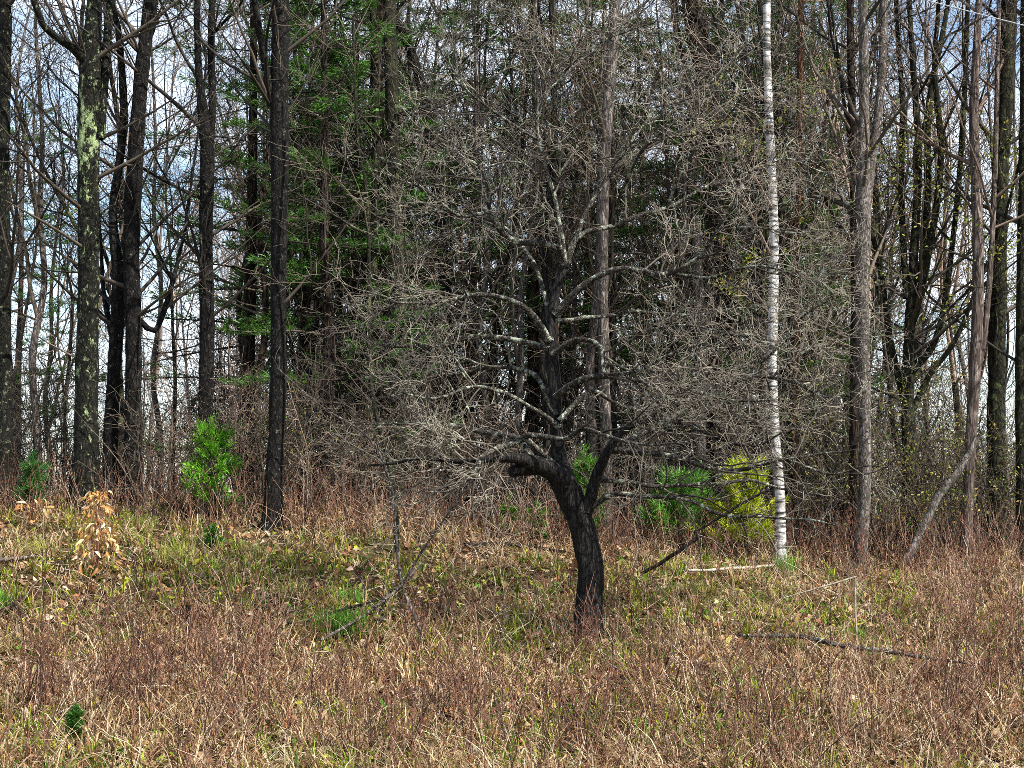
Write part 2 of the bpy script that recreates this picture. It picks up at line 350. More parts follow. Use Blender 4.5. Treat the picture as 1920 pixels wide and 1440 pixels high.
# ------------------------------------------------------------------ ground
def build_ground():
    xs = np.unique(np.concatenate([np.linspace(-14, 14, 141), np.linspace(-60, 60, 41), np.linspace(-600, 600, 25)]))
    ys = np.unique(np.concatenate([np.linspace(6, 24, 121), np.linspace(-20, 70, 46), np.linspace(-300, 1500, 31)]))
    X, Y = np.meshgrid(xs, ys); Z = g(X, Y)
    V = np.stack([X, Y, Z], -1).reshape(-1, 3)
    i = np.arange(len(V)).reshape(X.shape)
    Q = np.stack([i[:-1, :-1], i[:-1, 1:], i[1:, 1:], i[1:, :-1]], -1).reshape(-1, 4)
    tag(obj('ground', raw_mesh('ground', V, Q.ravel(), np.full(len(Q), 4)), M['ground']), kind='structure')
build_ground()

# ------------------------------------------------------------------ the old fruit tree in the meadow
YA = 14.2
def px_path(rows, Y, y_end=0.0, per=0.06, y0=0.0):
    """rows (px, py, width px) -> world path; depth runs from Y+y0 to Y+y_end"""
    n = len(rows) - 1; c = []
    for i, (x, y, w) in enumerate(rows):
        yy = Y + y0 + (y_end - y0) * (i / n) ** 1.2
        p = at(x, y, yy); c.append((p.x, p.y, p.z, w / 2 / F * yy))
    return spline(c, per)
def fruit_tree():
    base = at(1100, 1212, YA); base.z = gz(base.x, base.y)
    t = thing('fruit_tree', base, 'old leaning fruit tree with black trunk and wide crown of bare grey twigs', 'tree')
    o3 = np.array([base.x, base.y, base.z, 0.0])
    tr = px_path([(1104, 1225, 70), (1102, 1170, 62), (1106, 1100, 60), (1103, 1040, 62), (1090, 985, 60), (1073, 935, 66), (1054, 895, 66), (1048, 862, 44), (1044, 800, 33), (1040, 720, 31), (1034, 655, 33), (1040, 560, 23), (1060, 495, 19)], YA, 0.25, 0.035)
    tr[:, 3] *= .76; tr[0, 2] = min(tr[0, 2], base.z - 0.06)
    obj('trunk', trunk_mesh('fruit_tree_trunk', tr - o3, 22, 0.17, 0.50, 9), M['apple_bark'], t)
    limbs = [  # px rows, end depth
      ([(1064, 905, 62), (1030, 878, 50), (995, 868, 42), (960, 858, 26), (900, 862, 14), (800, 862, 9), (690, 872, 5)], -0.5),
      ([(1100, 960, 34), (1116, 905, 30), (1130, 870, 27), (1146, 835, 24), (1180, 798, 15), (1262, 792, 9), (1400, 832, 7), (1490, 800, 4)], -0.4),
      ([(1105, 955, 16), (1150, 928, 13), (1225, 930, 11), (1300, 946, 10), (1355, 966, 9), (1450, 968, 7), (1570, 985, 4)], -0.9),
      ([(1146, 838, 20), (1230, 800, 15), (1330, 742, 11), (1450, 705, 9), (1560, 745, 6), (1650, 700, 3)], 0.5),
      ([(1140, 845, 18), (1250, 852, 14), (1370, 882, 11), (1480, 862, 8), (1610, 840, 4)], -1.1),
      ([(1120, 900, 14), (1180, 905, 11), (1290, 912, 9), (1400, 905, 7), (1540, 930, 4)], 0.6),
      ([(1060, 500, 18), (1036, 464, 17), (962, 450, 17), (918, 398, 15), (912, 338, 12), (868, 282, 8), (800, 240, 4)], -0.3),
      ([(1060, 500, 18), (1085, 445, 15), (1150, 420, 13), (1250, 390, 10), (1330, 350, 8), (1425, 318, 4)], 0.5),
      ([(1040, 590, 20), (1090, 542, 18), (1150, 506, 16), (1240, 510, 13), (1310, 482, 10), (1345, 432, 8), (1400, 350, 4)], -0.6),
      ([(1240, 510, 10), (1330, 520, 9), (1420, 500, 7), (1520, 530, 4)], -0.9),
      ([(1030, 640, 20), (1000, 592, 17), (950, 562, 13), (880, 552, 11), (800, 572, 8), (710, 560, 4)], -0.7),
      ([(1030, 655, 18), (980, 640, 15), (880, 632, 13), (800, 652, 9), (680, 640, 4)], 0.7),
      ([(1036, 665, 18), (1080, 637, 14), (1128, 652, 12), (1132, 702, 10), (1200, 690, 9), (1320, 640, 5)], -0.8),
      ([(1042, 745, 20), (1080, 716, 17), (1125, 706, 15), (1250, 722, 11), (1350, 742, 9), (1450, 752, 5)], -1.0),
      ([(1060, 495, 15), (1046, 400, 12), (1010, 260, 10), (1022, 180, 8), (1070, 90, 4)], 0.2),
      ([(1010, 262, 9), (962, 236, 8), (890, 180, 6), (830, 110, 3)], -0.5),
      ([(1020, 240, 8), (1060, 130, 7), (1150, 70, 5), (1230, 40, 3)], -0.4),
      ([(1000, 868, 26), (965, 818, 17), (870, 802, 12), (760, 792, 8), (640, 800, 4)], 0.8),
      ([(985, 822, 16), (935, 840, 14), (900, 856, 13), (885, 890, 11), (845, 918, 7), (800, 920, 3)], -0.9),
      ([(1040, 872, 18), (985, 816, 15), (1060, 822, 13), (1100, 806, 12), (1180, 832, 9), (1290, 830, 4)], -1.2),
      ([(1048, 800, 16), (990, 760, 12), (900, 730, 9), (800, 745, 6), (700, 715, 3)], -1.2),
      ([(1044, 780, 15), (1000, 700, 12), (930, 690, 9), (820, 700, 6), (740, 660, 3)], 1.3),
      ([(1046, 790, 15), (1110, 740, 12), (1200, 770, 9), (1330, 790, 6), (1450, 770, 3)], 1.4),
      ([(1038, 600, 14), (1080, 600, 12), (1180, 585, 9), (1300, 590, 6), (1430, 570, 3)], 1.3),
      ([(1034, 640, 14), (1010, 520, 11), (950, 430, 9), (860, 400, 6), (760, 370, 3)], 1.3),
      ([(1060, 500, 14), (1100, 400, 11), (1160, 300, 8), (1230, 200, 6), (1290, 110, 3)], 0.9),
      ([(1060, 500, 12), (1030, 400, 10), (1000, 330, 8), (960, 300, 6), (860, 330, 3)], -1.2),
      ([(1250, 392, 8), (1290, 300, 7), (1350, 230, 5), (1400, 170, 3)], -0.4),
      ([(1150, 420, 9), (1170, 340, 8), (1220, 270, 6), (1320, 250, 3)], -1.1),
      ([(918, 398, 10), (860, 400, 8), (790, 350, 6), (700, 320, 3)], -0.9),
      ([(1330, 350, 8), (1400, 330, 7), (1480, 300, 5), (1560, 330, 3)], 0.9),
      ([(1345, 432, 8), (1420, 425, 7), (1500, 440, 5), (1590, 420, 3)], -0.2),
      ([(1450, 705, 8), (1520, 650, 6), (1580, 640, 4), (1640, 590, 3)], 0.2),
      ([(1480, 862, 7), (1560, 890, 6), (1630, 870, 4), (1690, 880, 3)], -0.6),
      ([(1350, 742, 8), (1420, 690, 7), (1500, 600, 5), (1560, 560, 3)], -1.2),
      ([(1230, 200, 7), (1300, 180, 6), (1370, 120, 4), (1420, 60, 3)], 0.6),
      ([(890, 180, 6), (860, 130, 5), (880, 60, 4), (920, 20, 3)], 0.3),
      ([(1125, 706, 9), (1180, 640, 8), (1260, 610, 6), (1400, 630, 3)], -1.5),
    ]
    P = dict(seg=[0.1, 0.09, 0.07, 0.05], wig=[0.22, 0.28, 0.32, 0.34], up=[0.01, 0.02, 0.04, 0.05], sides=[5, 4, 3, 3], n=[6.8, 9.6, 13, 0],
             len=[(0.5, 1.15), (0.25, 0.6), (0.07, 0.27)], ang=[(30, 70), (32, 72), (35, 85)], rcap=[0.011, 0.005, 0.0028], rmin=0.0017, rr=0.6, end=0.4, nmax=9, tone=(.3, .4, .8, 1.1))
    buf = Buf()
    for rows, ye in limbs:
        y0 = 0.03 + 0.2 * max(0, (900 - rows[0][1]) / 400)
        pa = px_path(rows, YA, ye, 0.07, min(0.24, y0)) - o3; pa[:, 3] *= .74
        # wobble: old fruit wood is never straight
        for i in range(2, len(pa)): pa[i, :3] += np.array(mnoise.noise_vector((pa[i, 0] * 3, pa[i, 2] * 3, ye * 5))) * 0.035 * min(1, i / 6)
        obj('limb', trunk_mesh('fruit_tree_limb', pa, 9, 0.14, 0, 5), M['apple_limb'] if rows[0][2] < 28 else M['apple_bark'], t)
        pts = [tuple(r[:3]) for r in pa]; ds = [norm(tuple(np.array(pts[min(i + 1, len(pts) - 1)]) - np.array(pts[max(0, i - 1)]))) for i in range(len(pts))]
        L = float(np.linalg.norm(np.diff(pa[:, :3], axis=0), axis=1).sum())
        low = max(r[1] for r in rows[len(rows) // 2:]) > 830 and rows[-1][0] > 1150; kids(buf, pts, ds, list(pa[:, 3]), L, 0, dict(P, n=[3.2, 6.5, 9, 0]) if low else (dict(P, n=[5.0, 8.5, 12, 0]) if rows[-1][0] < 800 and rows[-1][1] > 600 else P), None, 0.22)
    obj('crown', buf.mesh('fruit_tree_crown'), M['apple_twig'], t)
    # the sawn stub on the low limb
    st = px_path([(1000, 872, 40), (975, 880, 26), (958, 886, 20)], YA, -0.14, 0.03, -0.05) - o3
    s = obj('sawn_stub', trunk_mesh('sawn_stub', st, 10, 0.08, 0, 4, True), M['apple_bark'], t)
    return t
fruit_tree()

# ------------------------------------------------------------------ woodland trees
PT = dict(seg=[0.3, 0.2, 0.14, 0.10], wig=[0.14, 0.22, 0.3, 0.36], up=[0.06, 0.08, 0.08, 0.06], sides=[5, 4, 3, 3], n=[2.1, 3.3, 3.8, 0],
          len=[(0.7, 1.6), (0.35, 0.9), (0.18, 0.5)], ang=[(28, 60), (28, 62), (30, 70)], rcap=[0.016, 0.008, 0.0045], rmin=0.0028, rr=0.6, end=0.3, nmax=8)
def named_tree(name, label, cat, rows, Y, barkm, twigm, H=12.0, stems=(), nb=16, z0=2.2, blen=(1.0, 2.4), brad=0.03, flare=0.35, sides=14, rough=0.12, group=None, bang=(35, 70), cat2=None, Pm=PT, leaf=None):
    """a tree whose trunk follows photo rows (px, py, width) at distance Y; goes on above the frame to height H"""
    bx = at(rows[0][0], rows[0][1], Y).x; bz = gz(bx, Y); base = Vector((bx, Y, bz))
    t = thing(name, base, label, cat, group); o3 = np.array([bx, Y, bz, 0.0])
    def full(rows, top, Yd=0.0):
        c = []
        for i, (x, y, w) in enumerate(rows):
            yy = Y + Yd * i / max(1, len(rows) - 1); p = at(x, y, yy); c.append([p.x, p.y, p.z, w * .86 / 2 / F * yy])
        a, b = np.array(c[-2]), np.array(c[-1]); d = (b - a)[:3]; d = d / np.linalg.norm(d); d = d * 0.6 + np.array([0, 0, 0.4]); z = b[2]
        while z < bz + top - 0.5:
            st = min(2.2, bz + top - z); b = b + np.array([*(d * st), 0]); b[0] += ru(-.12, .12); b[1] += ru(-.15, .15); z = b[2]
            b[3] = max(0.015, c[-1][3] * (1 - 0.9 * (z - c[-1][2]) / max(0.5, bz + top - c[-1][2]) * 0.8)) if True else 0
            c.append(list(b))
        return c
    c = full(rows, H)
    c[0] = [bx, Y, bz - 0.12, c[0][3] * 1.05] if c[0][2] < bz + 0.1 else c[0]
    if c[0][2] > bz + 0.05: c = [[bx, Y, bz - 0.12, c[0][3] * 1.06]] + c
    pa = spline(c, 0.11) - o3
    obj('trunk', trunk_mesh(name + '_trunk', pa, sides, rough, flare, 7), barkm, t)
    paths = [pa]
    for srows, top, yd in stems:
        sp = spline(full(srows, top, yd), 0.11) - o3
        obj('stem', trunk_mesh(name + '_stem', sp, max(8, sides - 3), rough, 0, 6), barkm, t); paths.append(sp)
    buf = Buf()
    for q in paths:
        for _ in range(max(3, int(nb * (1 if q is pa else 0.6)))):
            zz = ru(z0, q[-1, 2] * 0.98); i = int(np.argmin(np.abs(q[:, 2] - zz)))
            if q[i, 2] < z0 - 0.5: continue
            a = ru(0, 2 * math.pi); an = math.radians(ru(*bang)); d = (math.cos(a) * math.sin(an), math.sin(a) * math.sin(an), math.cos(an))
            L = ru(*blen); p = q[i, :3] + np.array(d) * q[i, 3] * 0.7
            stem(buf, tuple(p), d, L, min(q[i, 3] * 0.5, brad * ru(.5, 1.1)), 0, Pm)
    if buf.d: obj('crown', buf.mesh(name + '_crown'), twigm, t)
    if leaf: obj('leaves', bud_leaves(name + '_leaves', buf, *leaf), M['plant'], t)
    return t, pa, buf

def bud_leaves(name, buf, n, size, zmax=99.0):
    """small young leaves along the thin twigs"""
    pts = np.array([p for (k, sd), it in buf.d.items() if sd <= 4 for q in it for p in q[0][1:] if p[2] < zmax]); k = n
    c = pts[rng.integers(0, len(pts), k)] + rng.normal(0, .03, (k, 3)); u = rng.normal(0, 1, (k, 3)); u /= np.linalg.norm(u, axis=1, keepdims=True); v = np.cross(u, rng.normal(0, 1, (k, 3))); v /= np.linalg.norm(v, axis=1, keepdims=True) + 1e-9
    s_ = size * rng.uniform(.6, 1.3, (k, 1)); V = np.stack([c - u * s_, c - v * s_ * .5, c + u * s_, c + v * s_ * .5], 1)
    cols = np.array([[.22, .26, .03], [.30, .28, .04], [.12, .20, .02], [.36, .26, .06]])[rng.integers(0, 4, k)] * rng.uniform(.7, 1.2, (k, 1))
    return raw_mesh(name, V.reshape(-1, 3), np.arange(4 * k), np.full(k, 4), {'col': np.repeat(cols, 4, 0)}, False)
LAND = []      # (px near eye level, phrase) - landmarks that tell the smaller trees apart
def land(px, phrase): LAND.append((px, phrase))

named_tree('lichen_tree', 'dark lichened trunk cut by the left picture edge', 'tree', [(6, 900, 34), (8, 600, 30), (6, 300, 28), (10, 0, 26)], 19.0, M['lichen_bark'], M['dark_twig'], 13, nb=14)
named_tree('lichen_tree', 'thick dark trunk with bright green lichen patch, forking near the top', 'tree', [(160, 905, 60), (162, 780, 52), (165, 600, 48), (166, 400, 47), (166, 220, 48), (170, 110, 46), (178, 0, 34)], 18.6, with_patch(M['lichen_bark'], 3.6, 5.3, (.30, .38, .17)), M['dark_twig'], 13,
  stems=[([(166, 120, 30), (140, 92, 22), (95, 60, 16), (65, 5, 14)], 8.5, -0.5), ([(188, 260, 20), (196, 140, 20), (203, 50, 18), (206, 0, 16)], 11, 0.3)], nb=16)
land(165, 'the thick lichen-patched trunk')
named_tree('leaning_tree', 'slimmer dark trunk leaning right just behind the thick lichen-patched trunk', 'tree', [(206, 890, 34), (210, 760, 28), (216, 650, 30), (222, 520, 26), (212, 400, 20), (232, 230, 18), (222, 60, 14), (210, 0, 12)], 19.6, M['cherry'], M['dark_twig'], 11, stems=[([(214, 640, 16), (196, 560, 10), (190, 480, 8)], 5, 0.3)], nb=12)
named_tree('black_tree', 'black straight trunk leaning slightly right, without lichen, third thick trunk from left edge', 'tree', [(248, 880, 44), (250, 760, 37), (250, 600, 36), (246, 470, 36), (252, 330, 36), (262, 180, 32), (272, 80, 30), (280, 0, 27)], 18.9, M['cherry'], M['dark_twig'], 13,
  stems=[([(262, 600, 14), (290, 620, 12), (315, 560, 12), (340, 460, 8), (348, 420, 6)], 6.2, 0.6), ([(262, 100, 14), (285, 60, 12), (292, 0, 10)], 9, 0.2)], nb=15)
land(255, 'the black trunk')
named_tree('black_tree', 'dark trunk splitting into two close parallel stems, behind green pine sapling', 'tree', [(384, 905, 40), (385, 780, 33), (388, 600, 33), (386, 430, 29), (388, 280, 32), (374, 150, 17), (370, 0, 15)], 19.3, M['cherry'], M['dark_twig'], 12,
  stems=[([(392, 300, 18), (398, 200, 17), (396, 90, 16), (398, 0, 15)], 12, 0.1), ([(402, 60, 8), (430, 30, 6), (455, 0, 5)], 7.5, -0.3)], nb=15)
land(388, 'the two-stemmed trunk')
named_tree('scarred_tree', 'dark trunk with pale scar low down and mossy upper stem', 'tree', [(508, 975, 40), (516, 850, 36), (522, 720, 36), (522, 560, 34), (524, 400, 36), (524, 280, 40), (524, 140, 40), (526, 0, 40)], 18.0, M['cherry'], M['dark_twig'], 13,
  stems=[([(508, 200, 18), (494, 100, 16), (478, 0, 15)], 10, -0.3)], nb=16, z0=1.4, blen=(0.9, 2.6))
land(522, 'the scarred trunk')
named_tree('dark_pine', 'dark straight trunk standing left of the fruit tree crown, dead branches low down', 'tree', [(742, 930, 40), (745, 750, 36), (748, 600, 34), (740, 400, 32), (735, 200, 30), (730, 0, 28)], 20.4, M['moss_bark'], M['dark_twig'], 14, nb=26, z0=0.8, blen=(0.8, 2.2), bang=(70, 100))
land(742, 'the dark straight trunk')
named_tree('dark_pine', 'thin black trunk left of the dark straight trunk, beside curved mossy sapling', 'tree', [(692, 920, 26), (692, 700, 22), (700, 500, 20), (705, 250, 18), (700, 0, 16)], 21.2, M['moss_bark'], M['dark_twig'], 12, nb=20, z0=0.8, blen=(0.6, 1.8), bang=(60, 100))
named_tree('curved_sapling', 'thin curved mossy green sapling bending left in front of the dark trunks', 'tree', [(742, 960, 12), (728, 860, 11), (706, 780, 10), (693, 680, 10), (692, 480, 8), (686, 350, 7), (670, 250, 5)], 17.2, M['moss_bark'], M['twig'], 6.0, nb=14, z0=1.0, blen=(0.5, 1.3), brad=0.012, flare=0.1, sides=9)
named_tree('tilted_tree', 'black trunk tilting up to the left, above the left side of fruit tree', 'tree', [(842, 940, 30), (842, 720, 28), (832, 500, 26), (815, 320, 24), (790, 160, 22), (755, 60, 20), (725, 0, 19)], 22.0, M['cherry'], M['dark_twig'], 12, nb=16)
land(840, 'the tilted black trunk'); land(1040, 'the fruit tree stem')
named_tree('pale_tree', 'pale grey straight trunk rising behind the centre of the fruit tree', 'tree', [(1138, 990, 26), (1136, 800, 25), (1130, 560, 24), (1132, 330, 26), (1142, 170, 26), (1153, 0, 25)], 19.8, M['pale_bark'], M['twig'], 14, nb=12, z0=3.5)
land(1135, 'the pale straight trunk')
named_tree('brown_tree', 'thick brown trunk leaning left, top centre, with pale crossing branch', 'tree', [(1338, 960, 34), (1334, 700, 36), (1336, 420, 42), (1334, 240, 48), (1316, 110, 50), (1298, 0, 48)], 21.3, M['brown_bark'], M['twig'], 13,
  stems=[([(1342, 250, 12), (1340, 150, 12), (1325, 70, 13), (1290, 0, 12)], 9, -0.6)], nb=14)
named_tree('pale_tree', 'whitish slender trunk seen through the right side of fruit tree twigs', 'tree', [(1312, 1000, 22), (1314, 820, 24), (1316, 650, 26), (1308, 520, 24), (1306, 450, 20), (1305, 405, 12)], 20.6, M['pale_bark'], M['twig'], 4.2, nb=6, z0=2.0, blen=(.4, 1.0))
land(1315, 'the whitish slender trunk')
named_tree('white_birch', 'bright white birch trunk with black bands, right of the fruit tree', 'tree', [(1464, 1060, 25), (1462, 930, 22), (1454, 820, 20), (1448, 700, 21), (1450, 560, 22), (1451, 430, 21), (1444, 260, 19), (1438, 100, 17), (1438, 0, 16)], 17.6, M['birch'], M['pink_twig'], 12, nb=12, z0=2.6, blen=(0.6, 1.6), brad=0.016, rough=0.06, flare=0.12)
land(1455, 'the white birch')
named_tree('dead_pine', 'thin dead stem with flaking orange bark right of the white birch', 'tree', [(1494, 960, 14), (1492, 700, 13), (1494, 450, 13), (1498, 280, 14), (1500, 120, 13), (1502, 0, 12)], 19.2, M['red_bark'], M['pink_twig'], 9, nb=14, z0=2.0, blen=(0.3, 0.9), brad=0.009, bang=(70, 110), flare=0.1, sides=10)
named_tree('forked_tree', 'grey smooth trunk forking into two steep stems, right of the birch', 'tree', [(1614, 1030, 30), (1622, 900, 27), (1620, 700, 28), (1617, 560, 29), (1619, 430, 33), (1618, 340, 31), (1620, 200, 23), (1618, 0, 21)], 17.9, M['grey_bark'], M['twig'], 13,
  stems=[([(1622, 400, 22), (1636, 300, 18), (1648, 200, 19), (1656, 90, 18), (1658, 0, 17)], 12, 0.25)], nb=12, z0=3.2, rough=0.07, flare=0.25)
land(1618, 'the forked grey trunk')
named_tree('brown_tree', 'dark brown stem standing close behind the forked grey trunk', 'tree', [(1604, 1020, 24), (1602, 800, 22), (1604, 550, 20), (1600, 300, 18), (1594, 0, 15)], 18.7, M['brown_bark'], M['twig'], 11, nb=12, z0=1.5, leaf=(900, .022, 5.5))
fan = [([(1700, 720, 22), (1722, 560, 18), (1738, 380, 16), (1742, 200, 14), (1768, 60, 12), (1778, 0, 10)], 9, 0.4),
       ([(1704, 640, 20), (1740, 480, 16), (1764, 300, 14), (1752, 120, 12), (1760, 0, 9)], 9, -0.4),
       ([(1700, 560, 16), (1690, 380, 13), (1692, 200, 12), (1680, 0, 10)], 9, 0.3),
       ([(1708, 700, 18), (1760, 620, 14), (1790, 420, 12), (1806, 220, 12), (1815, 0, 10)], 9, 0.5),
       ([(1706, 800, 16), (1670, 640, 13), (1650, 500, 11), (1600, 300, 9), (1570, 100, 7)], 8, 0.8),
       ([(1706, 780, 14), (1745, 700, 12), (1790, 640, 10), (1840, 520, 8), (1880, 420, 6)], 6, -0.5)]
named_tree('mossy_tree', 'mossy dark tree fanning into many upright stems against blue sky', 'tree', [(1708, 1030, 40), (1706, 850, 34), (1702, 700, 26), (1712, 500, 20), (1722, 300, 16), (1712, 120, 13), (1705, 0, 11)], 19.0, M['moss_bark'], M['dark_twig'], 10, stems=fan, nb=16, z0=1.2, blen=(0.7, 1.8), leaf=(2600, .024, 5.0))
land(1710, 'the fanning mossy tree')
named_tree('peeling_tree', 'pinkish trunk with long strips of peeling bark near right edge', 'tree', [(1812, 1000, 26), (1818, 860, 24), (1828, 700, 26), (1834, 520, 25), (1830, 330, 24), (1826, 200, 20), (1836, 0, 15)], 18.2, M['pink_bark'], M['pink_twig'], 11,
  stems=[([(1826, 740, 12), (1846, 620, 14), (1858, 480, 12), (1866, 300, 12), (1870, 120, 10), (1872, 0, 9)], 9, 0.3)], nb=12, z0=2.4, rough=0.09)
land(1825, 'the peeling pinkish trunk')
named_tree('mossy_tree', 'thick dark mossy trunk right of the peeling pinkish trunk', 'tree', [(1872, 1010, 46), (1868, 800, 40), (1872, 560, 36), (1876, 350, 34), (1886, 160, 34), (1892, 0, 36)], 18.9, M['moss_bark'], M['dark_twig'], 12, nb=16, z0=1.8, leaf=(1000, .022, 5.5))
named_tree('mossy_tree', 'dark trunk cut by the right picture edge', 'tree', [(1918, 1000, 26), (1914, 700, 24), (1918, 400, 22), (1922, 0, 20)], 18.4, M['moss_bark'], M['dark_twig'], 11, nb=14, z0=1.5)
land(1875, 'the thick mossy trunk')
LAND.sort()

ORD = ['first', 'second', 'third', 'fourth', 'fifth', 'sixth', 'seventh', 'eighth', 'ninth', 'tenth', 'eleventh', 'twelfth', 'thirteenth', 'fourteenth', 'fifteenth', 'sixteenth', 'seventeenth', 'eighteenth', 'nineteenth', 'twentieth']
def gap_labels(items, what):
    """items (px, object): label each by its place in the gap between two landmark trunks"""
    gaps = {}
    for px, o in sorted(items, key=lambda q: q[0]):
        k = sum(1 for l in LAND if l[0] < px); gaps.setdefault(k, []).append(o)
    for k, os in gaps.items():
        if k == 0: w = 'left of ' + LAND[0][1]
        elif k == len(LAND): w = 'right of ' + LAND[-1][1]
        else: w = 'between %s and %s' % (LAND[k - 1][1].replace('the ', ''), LAND[k][1].replace('the ', ''))
        for i, o in enumerate(os):
            o['label'] = ('only %s %s' % (what, w)) if len(os) == 1 else '%s %s from left %s' % (ORD[min(i, 19)], what, w)

# slim trees of the wood: a few kinds, copied
def slim_variant(i):
    H = ru(8.5, 11.5); r = ru(0.032, 0.078); n = 9
    c = [[0, 0, -0.15, r * 1.25]]; x = y = 0; lx, ly = ru(-.085, .085), ru(-.085, .085)
    for k in range(1, n + 1):
        z = H * k / n; x += lx * H / n + ru(-.19, .19); y += ly * H / n + ru(-.16, .16); c.append([x, y, z, r * (1 - 0.88 * (k / n) ** 1.1)])
    pa = spline(c, 0.22); tm = trunk_mesh('slim_tree_trunk', pa, 9, 0.1, 0.25, 5)
    buf = Buf()
    for _ in range(random.randint(1, 2)):
        zf = ru(1.6, 4.6); i0 = int(np.argmin(np.abs(pa[:, 2] - zf))); a = ru(0, 6.28)
        stem(buf, tuple(pa[i0, :3]), norm((0.35 * math.cos(a), 0.35 * math.sin(a), 1)), ru(3.5, 5), pa[i0, 3] * .7, 0, dict(PT, seg=[.5, .2, .14, .1], nmax=10, n=[3.5, 4, 4.5, 0]))
    for _ in range(17):
        zz = ru(0.8, H); i0 = int(np.argmin(np.abs(pa[:, 2] - zz))); a = ru(0, 6.28); an = math.radians(ru(30, 75) if zz > 2.5 else ru(60, 95))
        d = (math.cos(a) * math.sin(an), math.sin(a) * math.sin(an), math.cos(an))
        stem(buf, tuple(pa[i0, :3]), d, ru(0.7, 2.0) * (1.1 - 0.5 * zz / H), min(pa[i0, 3] * .5, ru(.008, .018)), 0, PT)
    return tm, buf.mesh('slim_tree_crown')
SLIM = [slim_variant(i) for i in range(8)]
slim_items = []
def place_slim(px, Y, v, s, rz, barkm, twm, name='slim_tree'):
    X = (px - 960) / F * Y; z = gz(X, Y)
    t = thing(name, (X, Y, z), None, 'tree', 'slim bare trees of the wood'); t.rotation_euler = (0, 0, rz); t.scale = (s, s, s)
    tm, cm = SLIM[v]
    for nm, me, m in (('trunk', tm, barkm), ('crown', cm, twm)):
        if not me.materials: me.materials.append(m)
        o = bpy.data.objects.new(nm, me); S.collection.objects.link(o); o.parent = t
        o.material_slots[0].link = 'OBJECT'; o.material_slots[0].material = m
    slim_items.append((proj(X, Y, EYE + 1)[0], t))
spots = []
for k in range(92):
    for tr_ in range(40):
        px = ru(-60, 1980); Y = ru(20.5, 31)
        # the sky shows at the left and upper right: fewer trees there
        dens = 0.20 if px < 480 else (0.14 if px > 1640 else 1.0)
        if rnd() > dens: continue
        if all(abs(px - q[0]) > 17 or abs(Y - q[1]) > 4 for q in spots): break
    spots.append((px, Y))
    m = random.choice([M['wood_bark'], M['wood_bark'], M['brown_bark'], M['grey_bark'], M['pale_bark'], M['moss_bark'], M['lichen_bark']])
    tw = random.choice([M['twig'], M['twig'], M['dark_twig'], M['pink_twig']])
    place_slim(px, Y, k % 8, ru(0.85, 1.25), ru(0, 6.28), m, tw)
gap_labels(slim_items, 'slim bare tree')

# ------------------------------------------------------------------ pines: needles in tufts
def needle_batch(C, D, Ln, nper, wid, spread, cols):
    """tufts at C (N,3) pointing along D: nper needles each, thin triangles"""
    N = len(C); k = N * nper
    c = np.repeat(C, nper, 0) + rng.normal(0, Ln * 0.16, (k, 3)); d = np.repeat(D, nper, 0) + rng.normal(0, spread, (k, 3)); d /= np.linalg.norm(d, axis=1, keepdims=True)
    L = Ln * rng.uniform(.7, 1.15, (k, 1)); s = np.cross(d, rng.normal(0, 1, (k, 3))); s /= np.linalg.norm(s, axis=1, keepdims=True) + 1e-9
    mid = c + d * L * .55 + rng.normal(0, .06, (k, 3)) * L
    V = np.stack([c - s * wid * .5, c + s * wid * .5, mid + s * wid * .5, c + d * L + np.array([0, 0, -.12]) * L, mid - s * wid * .5], 1)
    col = np.repeat(cols, nper, 0) * rng.uniform(.75, 1.25, (k, 1)); col = np.repeat(col[:, None, :], 5, 1)
    return V.reshape(-1, 3), col.reshape(-1, 3), k
def needles_mesh(name, parts):
    Vs = np.concatenate([p[0] for p in parts]); Cs = np.concatenate([p[1] for p in parts]); k = sum(p[2] for p in parts)
    return raw_mesh(name, Vs, np.arange(k * 5), np.full(k, 5), {'col': Cs}, False)
